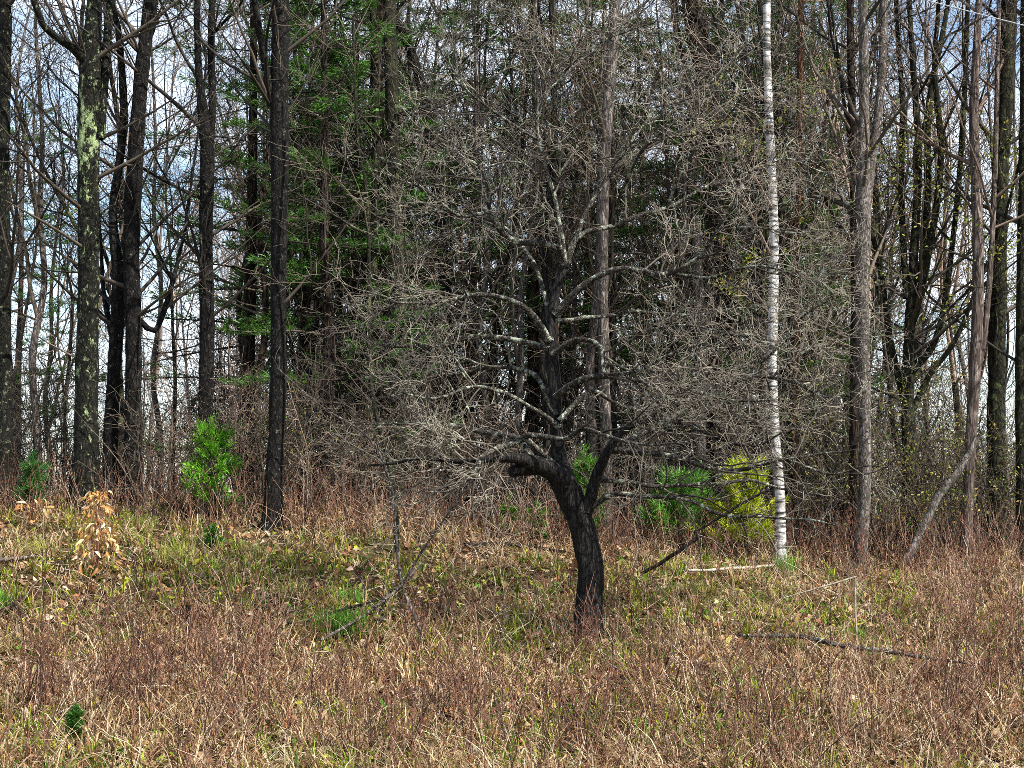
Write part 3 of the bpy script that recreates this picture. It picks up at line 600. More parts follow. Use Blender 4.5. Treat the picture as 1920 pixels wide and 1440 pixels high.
def pine_tree_variant(H, r, zlow, cden, Lbr):
    c = [[0, 0, -.15, r * 1.15]]; x = y = 0
    for k in range(1, 9): x += ru(-.06, .06); y += ru(-.06, .06); c.append([x, y, H * k / 8, r * (1 - .93 * k / 8)])
    pa = spline(c, 0.25); tm = trunk_mesh('pine_trunk', pa, 10, .1, .2, 5); buf = Buf(); C = []; D = []
    z = 0.9
    while z < H - .3:
        a0 = ru(0, 6.28); nw = random.randint(3, 5)
        for q in range(nw):
            a = a0 + 6.283 * q / nw + ru(-.3, .3); dead = z < zlow and rnd() < .8; i0 = int(np.argmin(np.abs(pa[:, 2] - z))); L = Lbr * (1.15 - .8 * z / H) * ru(.55, 1.1); n = 8
            sl = ru(-.18, .12) if dead else ru(-.05, .3); p = np.array(pa[i0, :3]); pts = [tuple(p)]; d = np.array([math.cos(a), math.sin(a), sl])
            for j in range(n):
                d = d + np.array([ru(-.1, .1), ru(-.1, .1), ru(-.06, .06) + (.05 if j > 4 else -.02)]); d = d / np.linalg.norm(d); p = p + d * L / n; pts.append(tuple(p))
            r0 = .006 + .014 * (1 - z / H); buf.add(pts, [r0 * (1 - .75 * j / n) for j in range(n + 1)], 4, rnd())
            for j in range(2, n + 1):
                for sd in (-1, 1):
                    if dead and rnd() < .6: continue
                    dj = np.array(pts[j]) - np.array(pts[j - 1]); dj = dj / np.linalg.norm(dj); sv_ = np.array([-dj[1] * sd, dj[0] * sd, 0]); e = dj * ru(.5, .9) + sv_ * ru(.6, 1) + np.array([0, 0, ru(-.05, .2)]); e = e / np.linalg.norm(e)
                    tl = L * (.34 - .2 * j / n) * ru(.6, 1.2); o_ = np.array(pts[j]); t1 = o_ + e * tl; buf.add([tuple(o_), tuple(o_ + e * tl * .5 + np.array([0, 0, ru(-.02, .01)])), tuple(t1)], [r0 * .4, r0 * .3, r0 * .2], 3, rnd())
                    if not dead:
                        for _ in range(cden + 1): f = ru(.3, 1.02); C.append(o_ + e * tl * f); D.append(e + np.array([0, 0, .25]))
            if not dead: C.append(np.array(pts[-1])); D.append(d + np.array([0, 0, .2]))
        z += ru(.38, .6)
    C, D = np.array(C), np.array(D); h = rng.uniform(0, 1, (len(C), 1))
    cols = (1 - h) * np.array([.028, .085, .012]) + h * np.array([.10, .23, .03])
    return tm, buf.mesh('pine_branches'), needles_mesh('pine_needles', [needle_batch(C, D, .13, 8, .009, .38, cols)])
PINES = [pine_tree_variant(11, .13, 2.6, 1, 2.4), pine_tree_variant(9.5, .10, 1.6, 2, 2.0)]
pines = [  # px, Y, variant, scale, rz, label
 (455, 21.8, 0, .95, .3, 'tall pine with green needle sprays just left of the scarred trunk top'),
 (612, 20.7, 1, 1.0, 1.2, 'dense green pine in the gap between scarred trunk and thin black trunk'),
 (728, 22.6, 0, 1.05, 2.2, 'yellowish green pine behind the top of the dark straight trunk'),
 (580, 27.5, 1, 1.2, 3.0, 'deep shaded pine further back, right of the scarred trunk'),
 (880, 26.5, 1, 1.15, 4.1, 'dark pine hidden behind the left half of the fruit tree crown'),
 (1215, 28.0, 1, 1.15, .8, 'dark pine behind fruit tree crown, right of the pale straight trunk'),
 (1375, 22.5, 1, 1.05, 1.9, 'green pine between whitish slender trunk and white birch'),
 (1545, 26.0, 0, 1.1, 2.9, 'tall pine in the back between dead orange stem and forked grey trunk'),
 (985, 25.5, 0, 1.1, 5.3, 'pine behind the fruit tree crown, just left of its upper stem'),
 (1110, 27.5, 1, 1.15, 2.6, 'pine straight behind the pale straight trunk'),
 (1335, 23.4, 0, 1.0, 5.9, 'pine close behind the thick brown leaning trunk'),
 (1475, 24.5, 1, 1.1, 4.7, 'pine close behind the white birch'),
 (665, 24.8, 1, 1.1, .1, 'pine behind the thin black trunk'),
 (30, 29.0, 0, .8, 4.4, 'sparse pine behind the trunk at the left picture edge'),
]
for px, Y, v, s, rz, lab in pines:
    X = (px - 960) / F * Y; t = thing('pine_tree', (X, Y, gz(X, Y)), lab, 'pine tree', 'pines standing in the wood'); t.rotation_euler = (0, 0, rz); t.scale = (s, s, s)
    tm, bm, nm = PINES[v]
    obj('trunk', tm, M['brown_bark'], t); obj('branches', bm, M['dark_twig'], t); obj('crown', nm, M['needle'], t)

def pine_sapling(label, px, py, hpx, wpx, col0, col1, n=5, name='pine_sapling', Ln=.13, top=None, per=10):
    p = G(px, py); Y = p.y; H = max(.06, at(px, py - hpx, Y).z - p.z); Wd = wpx / F * Y / 2
    t = thing(name, p, label, 'sapling'); buf = Buf(); C = []; D = []
    buf.add([(0, 0, -.05), (ru(-.03, .03), 0, H * .5), (ru(-.03, .03), 0, H * .97)], [.014, .011, .004], 6, .3)
    for k in range(n):
        z = H * (.12 + .8 * k / n)
        for q in range(random.randint(5, 7)):
            a = q * 1.05 + ru(-.3, .3) + k; L = Wd * (1.1 - .75 * (z / H)) * ru(.4, 1.3); d = norm((math.cos(a), math.sin(a), ru(.2, 1.0)))
            e = tuple(np.array((0, 0, z)) + np.array(d) * L)
            buf.add([(0, 0, z), tuple(np.array((0, 0, z)) * .5 + np.array(e) * .5 + np.array((0, 0, -.02))), e], [.006, .005, .003], 4, .4)
            for j in range(7):
                f = ru(.3, 1.0); C.append(np.array((0, 0, z)) * (1 - f) + np.array(e) * f); D.append(np.array(d) * .8 + np.array((0, 0, .5)))
    for j in range(6): C.append(np.array((0, 0, H * ru(.85, 1)))); D.append(np.array((ru(-.3, .3), ru(-.3, .3), 1)))
    C, D = np.array(C), np.array(D); h = rng.uniform(0, 1, (len(C), 1)); cols = (1 - h) * np.array(col0) + h * np.array(col1)
    obj('stem', buf.mesh('sapling_stem'), M['twig'], t)
    obj('needles', needles_mesh('sapling_needles', [needle_batch(C, D, Ln, per, .007, .45, cols)]), M['needle'], t)
pine_sapling('bright green pine sapling at the foot of the two-stemmed trunk', 395, 975, 185, 145, (.08, .26, .015), (.24, .54, .03), 7, per=9)
pine_sapling('yellow-green pine sapling left of the white birch foot', 1398, 1048, 185, 165, (.26, .36, .012), (.54, .58, .025), 8, per=14)
pine_sapling('deep green long-needled pine sapling between fruit tree trunk and yellow-green sapling', 1275, 1030, 135, 170, (.07, .22, .03), (.18, .40, .05), 6, Ln=.18, per=13)
pine_sapling('small green pine sapling seen through the fork of the fruit tree', 1096, 1000, 160, 90, (.05, .16, .015), (.13, .30, .03), 5)
pine_sapling('faint green pine sapling far left under the lichened trunks', 60, 930, 75, 60, (.03, .11, .02), (.08, .2, .04), 4)
pine_sapling('tiny green conifer sprig in the brush at lower left', 140, 1400, 75, 34, (.03, .11, .012), (.08, .2, .03), 4, Ln=.05, per=12)
pine_sapling('tiny green sprig in straw grass below the two-stemmed trunk', 400, 1030, 42, 36, (.04, .13, .012), (.1, .24, .03), 3, Ln=.06)
pine_sapling('low green sprig left of fruit tree trunk, nearer the trunk', 1008, 975, 32, 50, (.05, .16, .015), (.14, .3, .03), 3, Ln=.08)
pine_sapling('low green sprig left of fruit tree trunk, further from the trunk', 955, 972, 42, 46, (.05, .16, .015), (.14, .3, .03), 3, Ln=.08)

# ------------------------------------------------------------------ far wood behind: one mass
def far_wood():
    buf = Buf()
    P = dict(PT, seg=[.6, .4, .3], wig=[.12, .2, .26], up=[.08, .08, .08], n=[2.0, 3.0, 0], len=[(.8, 1.8), (.4, 1.0)], sides=[4, 3, 3], rcap=[.016, .009], rmin=.006, nmax=6)
    for k in range(140):
        px = ru(-150, 2070); Y = ru(33, 62)
        keep = .28 if px < 330 else (.6 if px < 480 else (.2 if px > 1640 else 1.0))
        if rnd() > keep: continue
        X = (px - 960) / F * Y; z0 = gz(X, Y); H = ru(11, 17); r = ru(.04, .11); lx = ru(-.04, .04); pts = [(X, Y, z0 - .2)]
        for j in range(1, 8): pts.append((pts[-1][0] + lx * H / 7 + ru(-.15, .15), Y + ru(-.1, .1), z0 + H * j / 7))
        rad = [r * (1 - .85 * j / 7) for j in range(8)]; tn = rnd(); buf.add(pts, rad, 6, tn)
        for _ in range(19):
            f = ru(.1, .95) * 7; i = min(6, int(f)); q = f - i; p = tuple(pts[i][j] + (pts[i + 1][j] - pts[i][j]) * q for j in range(3))
            a = ru(0, 6.28); an = math.radians(ru(25, 65)); stem(buf, p, (math.cos(a) * math.sin(an), math.sin(a) * math.sin(an), math.cos(an)), ru(1.2, 3.4), r * .3, 0, P, tn)
    tag(obj('far_wood', buf.mesh('far_wood'), M['far_twig']), 'hazy mass of bare trees deep in the wood', 'woodland', kind='stuff')
far_wood()

# ------------------------------------------------------------------ brush at the edge of the wood
PB = dict(seg=[.16, .12, .08], wig=[.2, .3, .36], up=[.05, .05, .05], sides=[4, 3, 3], n=[7, 9, 0], len=[(.25, .7), (.1, .32)], ang=[(25, 65), (30, 75)], rcap=[.005, .0032], rmin=.0022, rr=.6, end=.3, nmax=9)
def shrub_variant():
    b = Buf()
    for _ in range(random.randint(6, 10)):
        a = ru(0, 6.28); an = math.radians(ru(5, 42)); stem(b, (ru(-.1, .1), ru(-.1, .1), -.03), (math.cos(a) * math.sin(an), math.sin(a) * math.sin(an), math.cos(an)), ru(.8, 1.9), ru(.006, .011), 0, PB)
    return b.mesh('bare_shrub')
SHR = [shrub_variant() for _ in range(6)]
sh_items = []
for k in range(46):
    px = -30 + 1980 * (k + ru(.1, .9)) / 46; Y = ru(18.2, 21.5); X = (px - 960) / F * Y
    o = bpy.data.objects.new('bare_shrub', SHR[k % 6]); S.collection.objects.link(o)
    m = random.choice([M['twig'], M['pink_twig'], M['dark_twig'], M['twig']])
    if not o.data.materials: o.data.materials.append(m)
    o.material_slots[0].link = 'OBJECT'; o.material_slots[0].material = m
    o.location = (X, Y, gz(X, Y)); o.rotation_euler = (0, 0, ru(0, 6.28)); s = ru(.7, 1.25); o.scale = (s, s, s * ru(.9, 1.3))
    tag(o, None, 'shrub', 'bare shrubs along the edge of the wood'); sh_items.append((px, o))
gap_labels(sh_items, 'bare twiggy shrub')
back = []
for k in range(46):
    px = -40 + 2000 * (k + ru(.0, 1.)) / 46; Y = ru(22, 25.5); X = (px - 960) / F * Y
    o = bpy.data.objects.new('tall_bare_shrub', SHR[(k * 5 + 2) % 6]); S.collection.objects.link(o); m = random.choice([M['twig'], M['dark_twig'], M['wood_bark']])
    o.material_slots[0].link = 'OBJECT'; o.material_slots[0].material = m
    o.location = (X, Y, gz(X, Y) - .05); o.rotation_euler = (0, 0, ru(0, 6.28)); s_ = ru(1.2, 1.7) * (.8 if px < 420 else 1.0); o.scale = (s_, s_, s_ * ru(1.0, 1.5))
    tag(o, None, 'shrub', 'tall bare shrubs further back in the wood'); back.append((px, o))
gap_labels(back, 'tall bare shrub further back')
def budding(label, px, Y, hpx, n):
    b = Buf(); X = (px - 960) / F * Y; H = hpx / F * Y; t = thing('budding_shrub', (X, Y, gz(X, Y)), label, 'shrub', 'shrubs breaking into yellow-green leaf')
    for _ in range(9):
        a = ru(0, 6.28); an = math.radians(ru(5, 40)); stem(b, (ru(-.1, .1), ru(-.1, .1), -.03), (math.cos(a) * math.sin(an), math.sin(a) * math.sin(an), math.cos(an)), H * ru(.6, 1.05), ru(.006, .011), 0, PB)
    obj('stems', b.mesh('budding_shrub_stems'), M['twig'], t); obj('leaves', bud_leaves('budding_shrub_leaves', b, n, .02), M['plant'], t)
budding('yellow-leafing shrub between forked grey trunk and fanning mossy tree', 1660, 18.4, 330, 700)
budding('tall yellow-leafing shrub right of the fanning mossy tree', 1760, 18.1, 360, 900)
budding('yellow-leafing shrub in front of the thick mossy trunk', 1850, 18.5, 300, 500)
budding('thin green-budding shrub behind white birch and dead orange stem', 1540, 19.4, 420, 500)
budding('dark green-budding shrub just right of the forked grey trunk foot', 1640, 19.8, 430, 700)
budding('green-budding shrub behind the leaning pale pole', 1800, 20.2, 430, 700)
budding('green-budding shrub at the right picture edge', 1905, 19.0, 330, 500)
budding('green-budding shrub low behind the left limb of the fruit tree', 560, 19.2, 260, 400)

# ------------------------------------------------------------------ meadow: grass, litter, canes
def vnoise(x, y, sc, seed):
    return np.array([mnoise.noise((a * sc + seed, b * sc, seed * .37)) for a, b in zip(x, y)])
def scatter(n, ymin=10.0, ymax=21.5, pad=1.2, power=1.0):
    """points over the meadow, as dense in the picture near as far"""
    u = rng.uniform(0, 1, n); Y = (ymin ** -power + u * (ymax ** -power - ymin ** -power)) ** (-1 / power)
    X = rng.uniform(-1, 1, n) * (Y * 960 / F + pad); return X, Y
def greenness(X, Y):
    Z = g(X, Y); px, py = proj(X, Y, Z)
    gr = .47 + .55 * vnoise(X, Y, .55, 3.1) + .5 * vnoise(X, Y, 1.7, 8.2)
    for cx, cy, rx, ry, a in [(640, 1160, 90, 60, .9), (300, 1050, 360, 80, .6), (120, 1130, 160, 60, .25), (1500, 1170, 330, 80, .55), (1010, 1120, 170, 70, .35), (250, 980, 120, 25, .4), (1590, 1190, 90, 30, .4), (10, 1130, 40, 30, .8), (1000, 1380, 500, 80, .1)]:
        gr = gr + a * np.exp(-((px - cx) / rx) ** 2 - ((py - cy) / ry) ** 2)
    for cx, cy, rx, ry, a in [(650, 1010, 300, 30, .5), (1060, 1030, 170, 40, .4), (900, 1290, 1200, 50, .15), (1850, 1200, 120, 220, .5), (150, 1280, 200, 80, .3)]:
        gr = gr - a * np.exp(-((px - cx) / rx) ** 2 - ((py - cy) / ry) ** 2)
    return gr
def blades(X, Y, L, wid, lean, cols, Z=None, az=None):
    """arching blades: lean 0 upright .. 2 bent over to the ground"""
    k = len(X); Z = g(X, Y) if Z is None else Z; az = rng.uniform(0, 2 * math.pi, k) if az is None else az; fx, fy = np.cos(az), np.sin(az)
    fa = az + rng.normal(0, .5, k) + math.pi / 2; sx, sy = np.cos(fa) * wid * .5, np.sin(fa) * wid * .5
    V = np.zeros((k, 7, 3)); x = X.copy(); y = Y.copy(); z = Z - .01; th = np.clip(lean, 0, 2) * .22
    for r in range(4):
        w = (1, .9, .65, 0)[r]
        if r < 3: V[:, 2 * r] = np.stack([x - sx * w, y - sy * w, z], 1); V[:, 2 * r + 1] = np.stack([x + sx * w, y + sy * w, z], 1)
        else: V[:, 6] = np.stack([x, y, z], 1)
        x = x + fx * np.sin(th) * L / 3; y = y + fy * np.sin(th) * L / 3; z = np.maximum(z + np.cos(th) * L / 3, Z + .012); th = th + lean * .52
    C = np.repeat(cols[:, None, :], 7, 1); i = np.arange(k)[:, None] * 7
    loops = np.concatenate([i + np.array([[0, 1, 3, 2]]), i + np.array([[2, 3, 5, 4]]), i + np.array([[4, 5, 6]])], 1).ravel(); sizes = np.tile([4, 4, 3], k)
    return V.reshape(-1, 3), loops, sizes, C.reshape(-1, 3)
STRAW = np.array([[.46, .32, .15], [.56, .44, .25], [.30, .16, .075], [.20, .085, .04]])
GREEN = np.array([[.17, .26, .012], [.28, .33, .015], [.37, .34, .03], [.07, .18, .01]])
def mixcol(tab, k, p=None):
    return tab[rng.choice(len(tab), k, p=p)] * rng.uniform(.7, 1.2, (k, 1))
def meadow_grass():
    """grows in clumps: each clump arches outwards and is mostly green or mostly straw"""
    cx, cy = scatter(4200, 10.0, 21.0); gr = greenness(cx, cy); m = len(cx); per = 22
    cg = np.clip(1.7 * (gr - .3) + rng.normal(0, .2, m), .02, .95); cr = rng.uniform(.02, .10, m); cl = rng.uniform(.6, 1.35, m); cs = rng.uniform(.6, 1.25, m)
    a = rng.uniform(0, 2 * math.pi, (m, per)); rr = np.sqrt(rng.uniform(0, 1, (m, per))) * cr[:, None]
    X = (cx[:, None] + np.cos(a) * rr).ravel(); Y = (cy[:, None] + np.sin(a) * rr).ravel(); k = m * per
    isg = rng.uniform(0, 1, k) < np.repeat(cg, per) * .85
    cols = np.where(isg[:, None], mixcol(GREEN, k), mixcol(STRAW, k, [.32, .26, .22, .20])) * np.repeat(cs, per)[:, None]
    L = rng.uniform(.10, .28, k) * np.repeat(cl, per) * np.where(isg, .75, 1.35); lean = np.where(isg, rng.uniform(.1, 1.5, k), rng.uniform(.7, 3.2, k))
    V, lo, sz, C = blades(X, Y, L, rng.uniform(.006, .015, k), lean, cols, None, a.ravel() + rng.normal(0, .6, k))
    tag(obj('meadow_grass', raw_mesh('meadow_grass', V, lo, sz, {'col': C}, False), M['plant']), 'dry straw and green grass covering the meadow', 'grass', kind='stuff')
meadow_grass()
def leaf_litter():
    X, Y = scatter(46000, 10.0, 24.0); k = len(X); Z = g(X, Y) + np.abs(rng.normal(0, .03, k)) + .008
    s = rng.uniform(.016, .048, k); a = rng.uniform(0, 6.28, k)
    n = rng.normal(0, .55, (k, 2)); ux = np.stack([np.cos(a), np.sin(a), n[:, 0]], 1); vx = np.stack([-np.sin(a), np.cos(a), n[:, 1]], 1) * .62
    c = np.stack([X, Y, Z], 1); s = s[:, None]; lift = np.array([[0, 0, 1.0]]) * s * rng.uniform(-.2, .6, (k, 1))
    V = np.stack([c - ux * s, c - vx * s + lift, c + ux * s, c + vx * s + lift], 1)
    i = np.arange(k)[:, None] * 4; loops = np.concatenate([i + np.array([[0, 1, 2]]), i + np.array([[0, 2, 3]])], 1).ravel()
    isg = rng.uniform(0, 1, k) < np.clip(greenness(X, Y) - .1, 0, .6) * .45
    cols = mixcol(np.array([[.30, .17, .08], [.42, .28, .15], [.22, .11, .05], [.52, .40, .27], [.34, .15, .06]]), k); cols = np.where(isg[:, None], mixcol(GREEN, k), cols)
    tag(obj('leaf_litter', raw_mesh('leaf_litter', V.reshape(-1, 3), loops, np.full(2 * k, 3), {'col': np.repeat(cols[:, None, :], 4, 1).reshape(-1, 3)}, False), M['plant']), 'fallen brown leaves scattered through the meadow grass', 'leaf litter', kind='stuff')
leaf_litter()
def walk(X, Y, H, n, lean, wig):
    k = len(X); az = rng.uniform(0, 6.28, k); d = np.stack([np.cos(az) * lean, np.sin(az) * lean, np.ones(k)], 1); d /= np.linalg.norm(d, axis=1, keepdims=True)
    P = np.zeros((k, n, 3)); P[:, 0] = np.stack([X, Y, g(X, Y) - .02], 1)
    for i in range(1, n):
        d = d + rng.normal(0, wig, (k, 3)); d /= np.linalg.norm(d, axis=1, keepdims=True); P[:, i] = P[:, i - 1] + d * (H / (n - 1))[:, None]
    return P
def cane_density(X, Y):
    px, py = proj(X, Y, g(X, Y)); d = .06 + .3 * np.clip(vnoise(X, Y, .8, 5.5) + .2, 0, 1)
    for cx, cy, rx, ry, a in [(200, 1330, 520, 100, .9), (480, 1240, 140, 90, .4), (1000, 1400, 900, 110, .6), (1850, 1250, 220, 260, 1.2), (1700, 1060, 300, 60, .9), (1080, 1200, 130, 60, .5), (760, 1120, 130, 80, .35), (1150, 1260, 300, 60, .3)]:
        d = d + a * np.exp(-((px - cx) / rx) ** 2 - ((py - cy) / ry) ** 2)
    edge = np.exp(-((Y - 18.9) / 1.2) ** 2); d = d + .9 * edge
    for cx, cy, rx, ry, a in [(300, 1040, 330, 60, .6), (1480, 1150, 200, 50, .4)]:
        d = d - a * np.exp(-((px - cx) / rx) ** 2 - ((py - cy) / ry) ** 2)
    d = d * np.clip(.55 + 1.5 * vnoise(X, Y, 1.9, 2.2) + .6 * vnoise(X, Y, .6, 4.4), .05, 1.6)
    return np.clip(d, .02, 1)
def canes():
    X, Y = scatter(8000, 10.2, 21.0); keep = rng.uniform(0, 1, len(X)) < cane_density(X, Y); X, Y = X[keep], Y[keep]; k = len(X)
    b = Buf(); H = rng.uniform(.18, .6, k) * np.clip(.75 + .9 * vnoise(X, Y, 1.1, 7.7), .5, 1.5); P = walk(X, Y, H, 6, .4, .2); R = np.linspace(1, .45, 6)[None] * rng.uniform(.0022, .0052, (k, 1))
    b.add_batch(P, R, 3, np.where(rng.uniform(0, 1, k) < .3, rng.uniform(0, .15, k), rng.beta(1.5, 1.9, k)))
    # side shoots
    for rep in range(2):
        sel = rng.uniform(0, 1, k) < .55; q = P[sel, rng.integers(2, 5)]; m = len(q); az = rng.uniform(0, 6.28, m); d = np.stack([np.cos(az), np.sin(az), rng.uniform(.5, 1.6, m)], 1); d /= np.linalg.norm(d, axis=1, keepdims=True)
        L = rng.uniform(.08, .25, m)[:, None]; Q = np.stack([q, q + d * L * .5 + rng.normal(0, .015, (m, 3)), q + d * L + rng.normal(0, .02, (m, 3))], 1)
        b.add_batch(Q, np.broadcast_to(np.array([[.0018, .0015, .001]]), (m, 3)).copy(), 3, rng.beta(1.3, 1.6, m))
    # taller dark weed stalks
    X, Y = scatter(4200, 10.2, 18.0); keep = rng.uniform(0, 1, len(X)) < cane_density(X, Y) * .8; X, Y = X[keep], Y[keep]; k = len(X); H = rng.uniform(.35, .95, k); P = walk(X, Y, H, 7, .22, .13)
    b.add_batch(P, np.linspace(1, .35, 7)[None] * rng.uniform(.003, .0058, (k, 1)), 3, rng.uniform(0, .42, k))
    for rep_ in range(3):
        q = P[:, rng.integers(3, 6)]; az = rng.uniform(0, 6.28, k); d = np.stack([np.cos(az), np.sin(az), rng.uniform(.8, 2, k)], 1); d /= np.linalg.norm(d, axis=1, keepdims=True); L = rng.uniform(.08, .3, k)[:, None]
        b.add_batch(np.stack([q, q + d * L * .5 + rng.normal(0, .012, (k, 3)), q + d * L + np.array([0, 0, .03])], 1), np.tile([[.0026, .0022, .0014]], (k, 1)), 3, rng.uniform(0, .5, k))
    X, Y = scatter(4200, 17.6, 20.8); k = len(X); H = rng.uniform(.3, .85, k); P = walk(X, Y, H, 6, .35, .17)
    b.add_batch(P, np.linspace(1, .4, 6)[None] * rng.uniform(.0025, .005, (k, 1)), 3, rng.uniform(0, .85, k) ** 1.3)
    tag(obj('bramble_canes', b.mesh('bramble_canes'), M['cane']), 'thin reddish brown dry canes standing all over the meadow', 'undergrowth', kind='stuff')
canes()
def bent_straw():
    X, Y = scatter(6500, 10.2, 20.5); k = len(X); b = Buf(); H = rng.uniform(.2, .6, k); P = walk(X, Y, H, 5, rng.uniform(.3, 2.8, k), .36); P[:, 1:, 2] = np.maximum(P[:, 1:, 2], g(P[:, 1:, 0], P[:, 1:, 1]) + .02)
    b.add_batch(P, np.linspace(1, .5, 5)[None] * rng.uniform(.0018, .0040, (k, 1)), 3, rng.uniform(0, 1, k))
    tag(obj('bleached_stalks', b.mesh('bleached_stalks'), M['straw_stem']), 'pale bent dead stalks lying among the meadow grass', 'dead stalks', kind='stuff')
bent_straw()

# grass tussocks one can tell apart
def tussock(label, px, py, wpx, n, L, gcol, dry=.4):
    p = G(px, py); r = wpx / F * p.y / 2; k = n
    aa = rng.uniform(0, 6.283, k); rr = r * .62 * rng.uniform(0, 1, k) ** .7; X = rr * np.cos(aa); Y = rr * np.sin(aa); isg = rng.uniform(0, 1, k) > dry
    cols = np.where(isg[:, None], mixcol(np.array(gcol), k), mixcol(STRAW, k, [.4, .4, .15, .05]))
    V, lo, sz, C = blades(X, Y, rng.uniform(.6, 1.1, k) * L, rng.uniform(.005, .009, k), np.where(isg, rng.uniform(.2, 1.1, k), rng.uniform(.6, 2.2, k)), cols, np.zeros(k))
    o = obj('grass_tussock', raw_mesh('grass_tussock', V, lo, sz, {'col': C}, False), M['plant'], None, p); tag(o, label, 'grass', 'green grass tussocks in the meadow')
YG = [[.26, .30, .04], [.36, .36, .07], [.18, .26, .03]]; BG = [[.14, .32, .03], [.20, .38, .04], [.08, .22, .02]]
tussock('yellow-green arching tussock right of the dry-leaved sapling', 330, 1060, 130, 420, .30, YG)
tussock('green tussock at the brush edge, up and right of the dry-leaved sapling', 262, 995, 90, 300, .24, YG)
tussock('grey-green tussock left of the dry-leaved sapling', 68, 1045, 110, 320, .26, YG, .55)
tussock('loose tussock below the scarred trunk', 470, 1048, 90, 260, .26, YG, .5)
tussock('straw tussock above the bright grass patch', 552, 1125, 110, 300, .26, YG, .6)
tussock('bright green grass patch crossed by thin fallen sticks', 640, 1185, 170, 800, .24, BG, .12)
tussock('bright green tuft just above the crossing fallen sticks', 660, 1135, 100, 300, .20, BG, .2)
tussock('bright green tuft at the left picture edge', 8, 1140, 60, 240, .22, BG, .1)
tussock('green tuft below the bent pale stem', 1600, 1205, 90, 280, .20, BG, .3)
tussock('green tuft left of the bent pale stem, above the long fallen branch', 1480, 1225, 80, 260, .24, YG, .3)
tussock('small green tuft right of the fruit tree trunk under low limb', 1300, 1120, 80, 240, .22, YG, .4)
tussock('green tuft under the end of the birch', 1475, 1085, 60, 240, .34, BG, .3)

# ------------------------------------------------------------------ the dry-leaved saplings: every leaf a part
def leaf_mesh(i):
    n = 5; V = []; C = []; L = 1.0
    curl = ru(.5, 1.5); fold = ru(.3, 1.0)
    for k in range(n + 1):
        f = k / n; w = .15 * math.sin(math.pi * (f * .92 + .05)) ** .8; zz = -curl * f * f * .5
        for s in (-1, 0, 1): V.append((f * L * .95, s * w, zz + abs(s) * w * fold)); C.append((1, 1, 1))
    lo = []
    for k in range(n):
        for s in range(2):
            a = k * 3 + s; lo += [a, a + 3, a + 4, a + 1]
    c = [(.58, .33, .10), (.48, .23, .07), (.70, .50, .25), (.78, .63, .40), (.36, .17, .06)][i % 5]
    return raw_mesh('dry_leaf', V, lo, np.full(n * 2, 4), {'col': np.tile(c, (len(V), 1))})
LEAVES = [leaf_mesh(i) for i in range(10)]
for m_ in LEAVES: m_.materials.append(M['plant'])
def dry_sapling(label, px, py, hpx, wpx, n, lpx):
    p = G(px, py); H = hpx / F * p.y; Wd = wpx / F * p.y / 2; t = thing('dry_leaved_sapling', p, label, 'sapling', 'saplings that kept their dry leaves')
    b = Buf(); tips = []
    for q in range(7):
        a = ru(0, 6.28); e = (math.cos(a) * Wd * ru(.1, .6), math.sin(a) * Wd * .5, H * ru(.65, 1.05)); mid = (e[0] * .35, e[1] * .35, e[2] * .5)
        b.add([(0, 0, -.03), mid, e], [.006, .005, .002], 5, .4)
        for j in range(6):
            f = ru(.15, 1); base = tuple((mid[i] * (f * 2) if f < .5 else mid[i] + (e[i] - mid[i]) * (f * 2 - 1)) for i in range(3)); aa = ru(0, 6.28)
            tp = (base[0] + math.cos(aa) * Wd * .5, base[1] + math.sin(aa) * Wd * .4, base[2] + ru(-.02, .06)); b.add([base, tp], [.0025, .0015], 3, .5); tips.append((base, tp))
    obj('stem', b.mesh('dry_sapling_stem'), M['cane'], t)
    for k in range(n):
        f = rnd() ** .85; z = H * (.06 + .94 * f); rr = Wd * (1.0 - .55 * f) * math.sqrt(rnd()); aa = ru(0, 6.28)
        o = bpy.data.objects.new('leaf', random.choice(LEAVES)); S.collection.objects.link(o); o.parent = t; o.location = (math.cos(aa) * rr, math.sin(aa) * rr * .8, z)
        s = lpx / F * p.y * ru(.55, 1.1); o.scale = (s, s, s); o.rotation_euler = (ru(-1.2, 1.2), ru(-.5, 1.45), aa + ru(-.9, .9))
dry_sapling('knee-high sapling hung with curled orange and tan dry leaves, on the left slope', 182, 1085, 165, 95, 260, 18)
dry_sapling('low sapling with few arching tan dry leaves, near left picture edge', 62, 985, 52, 90, 44, 20)
dry_sapling('small sapling with a few orange leaves at the foot of the scarred trunk', 545, 965, 45, 40, 12, 18)

# ------------------------------------------------------------------ fallen wood, leaning stems
def stick(name, label, rows, m, cat, tint=.5, lift=.05, sides=7, wobble=.012, ground=True, kidsn=0, Yfix=None):
    """rows (px, py, width): lies on the ground (lift above it) unless Yfix gives its distance"""
    c = []
    for x, y, w in rows:
        p = G(x, y) if Yfix is None else at(x, y, Yfix)
        c.append([p.x, p.y, p.z + (lift if Yfix is None else 0), w / 2 / F * p.y])
    o3 = np.array([c[0][0], c[0][1], c[0][2], 0]); pa = spline(c, .08) - o3
    for i in range(len(pa)): pa[i, :3] += np.array(mnoise.noise_vector((pa[i, 0] * 4 + 3, pa[i, 1] * 4, pa[i, 2] * 4))) * wobble
    o = obj(name, trunk_mesh(name, pa, sides, .12, 0, 4), m, None, o3[:3]); tag(o, label, cat)
    return o, pa
stick('fallen_branch', 'long dark fallen branch lying across the meadow at lower right', [(1385, 1230, 5), (1490, 1230, 9), (1580, 1248, 10), (1680, 1262, 8), (1760, 1276, 6), (1850, 1288, 4)], M['apple_limb'], 'branch', lift=.17)
stick('fallen_branch', 'dark branch lying left of the fruit tree trunk', [(870, 1036, 7), (930, 1034, 9), (990, 1038, 8), (1060, 1048, 5)], M['brown_bark'], 'branch', lift=.08)
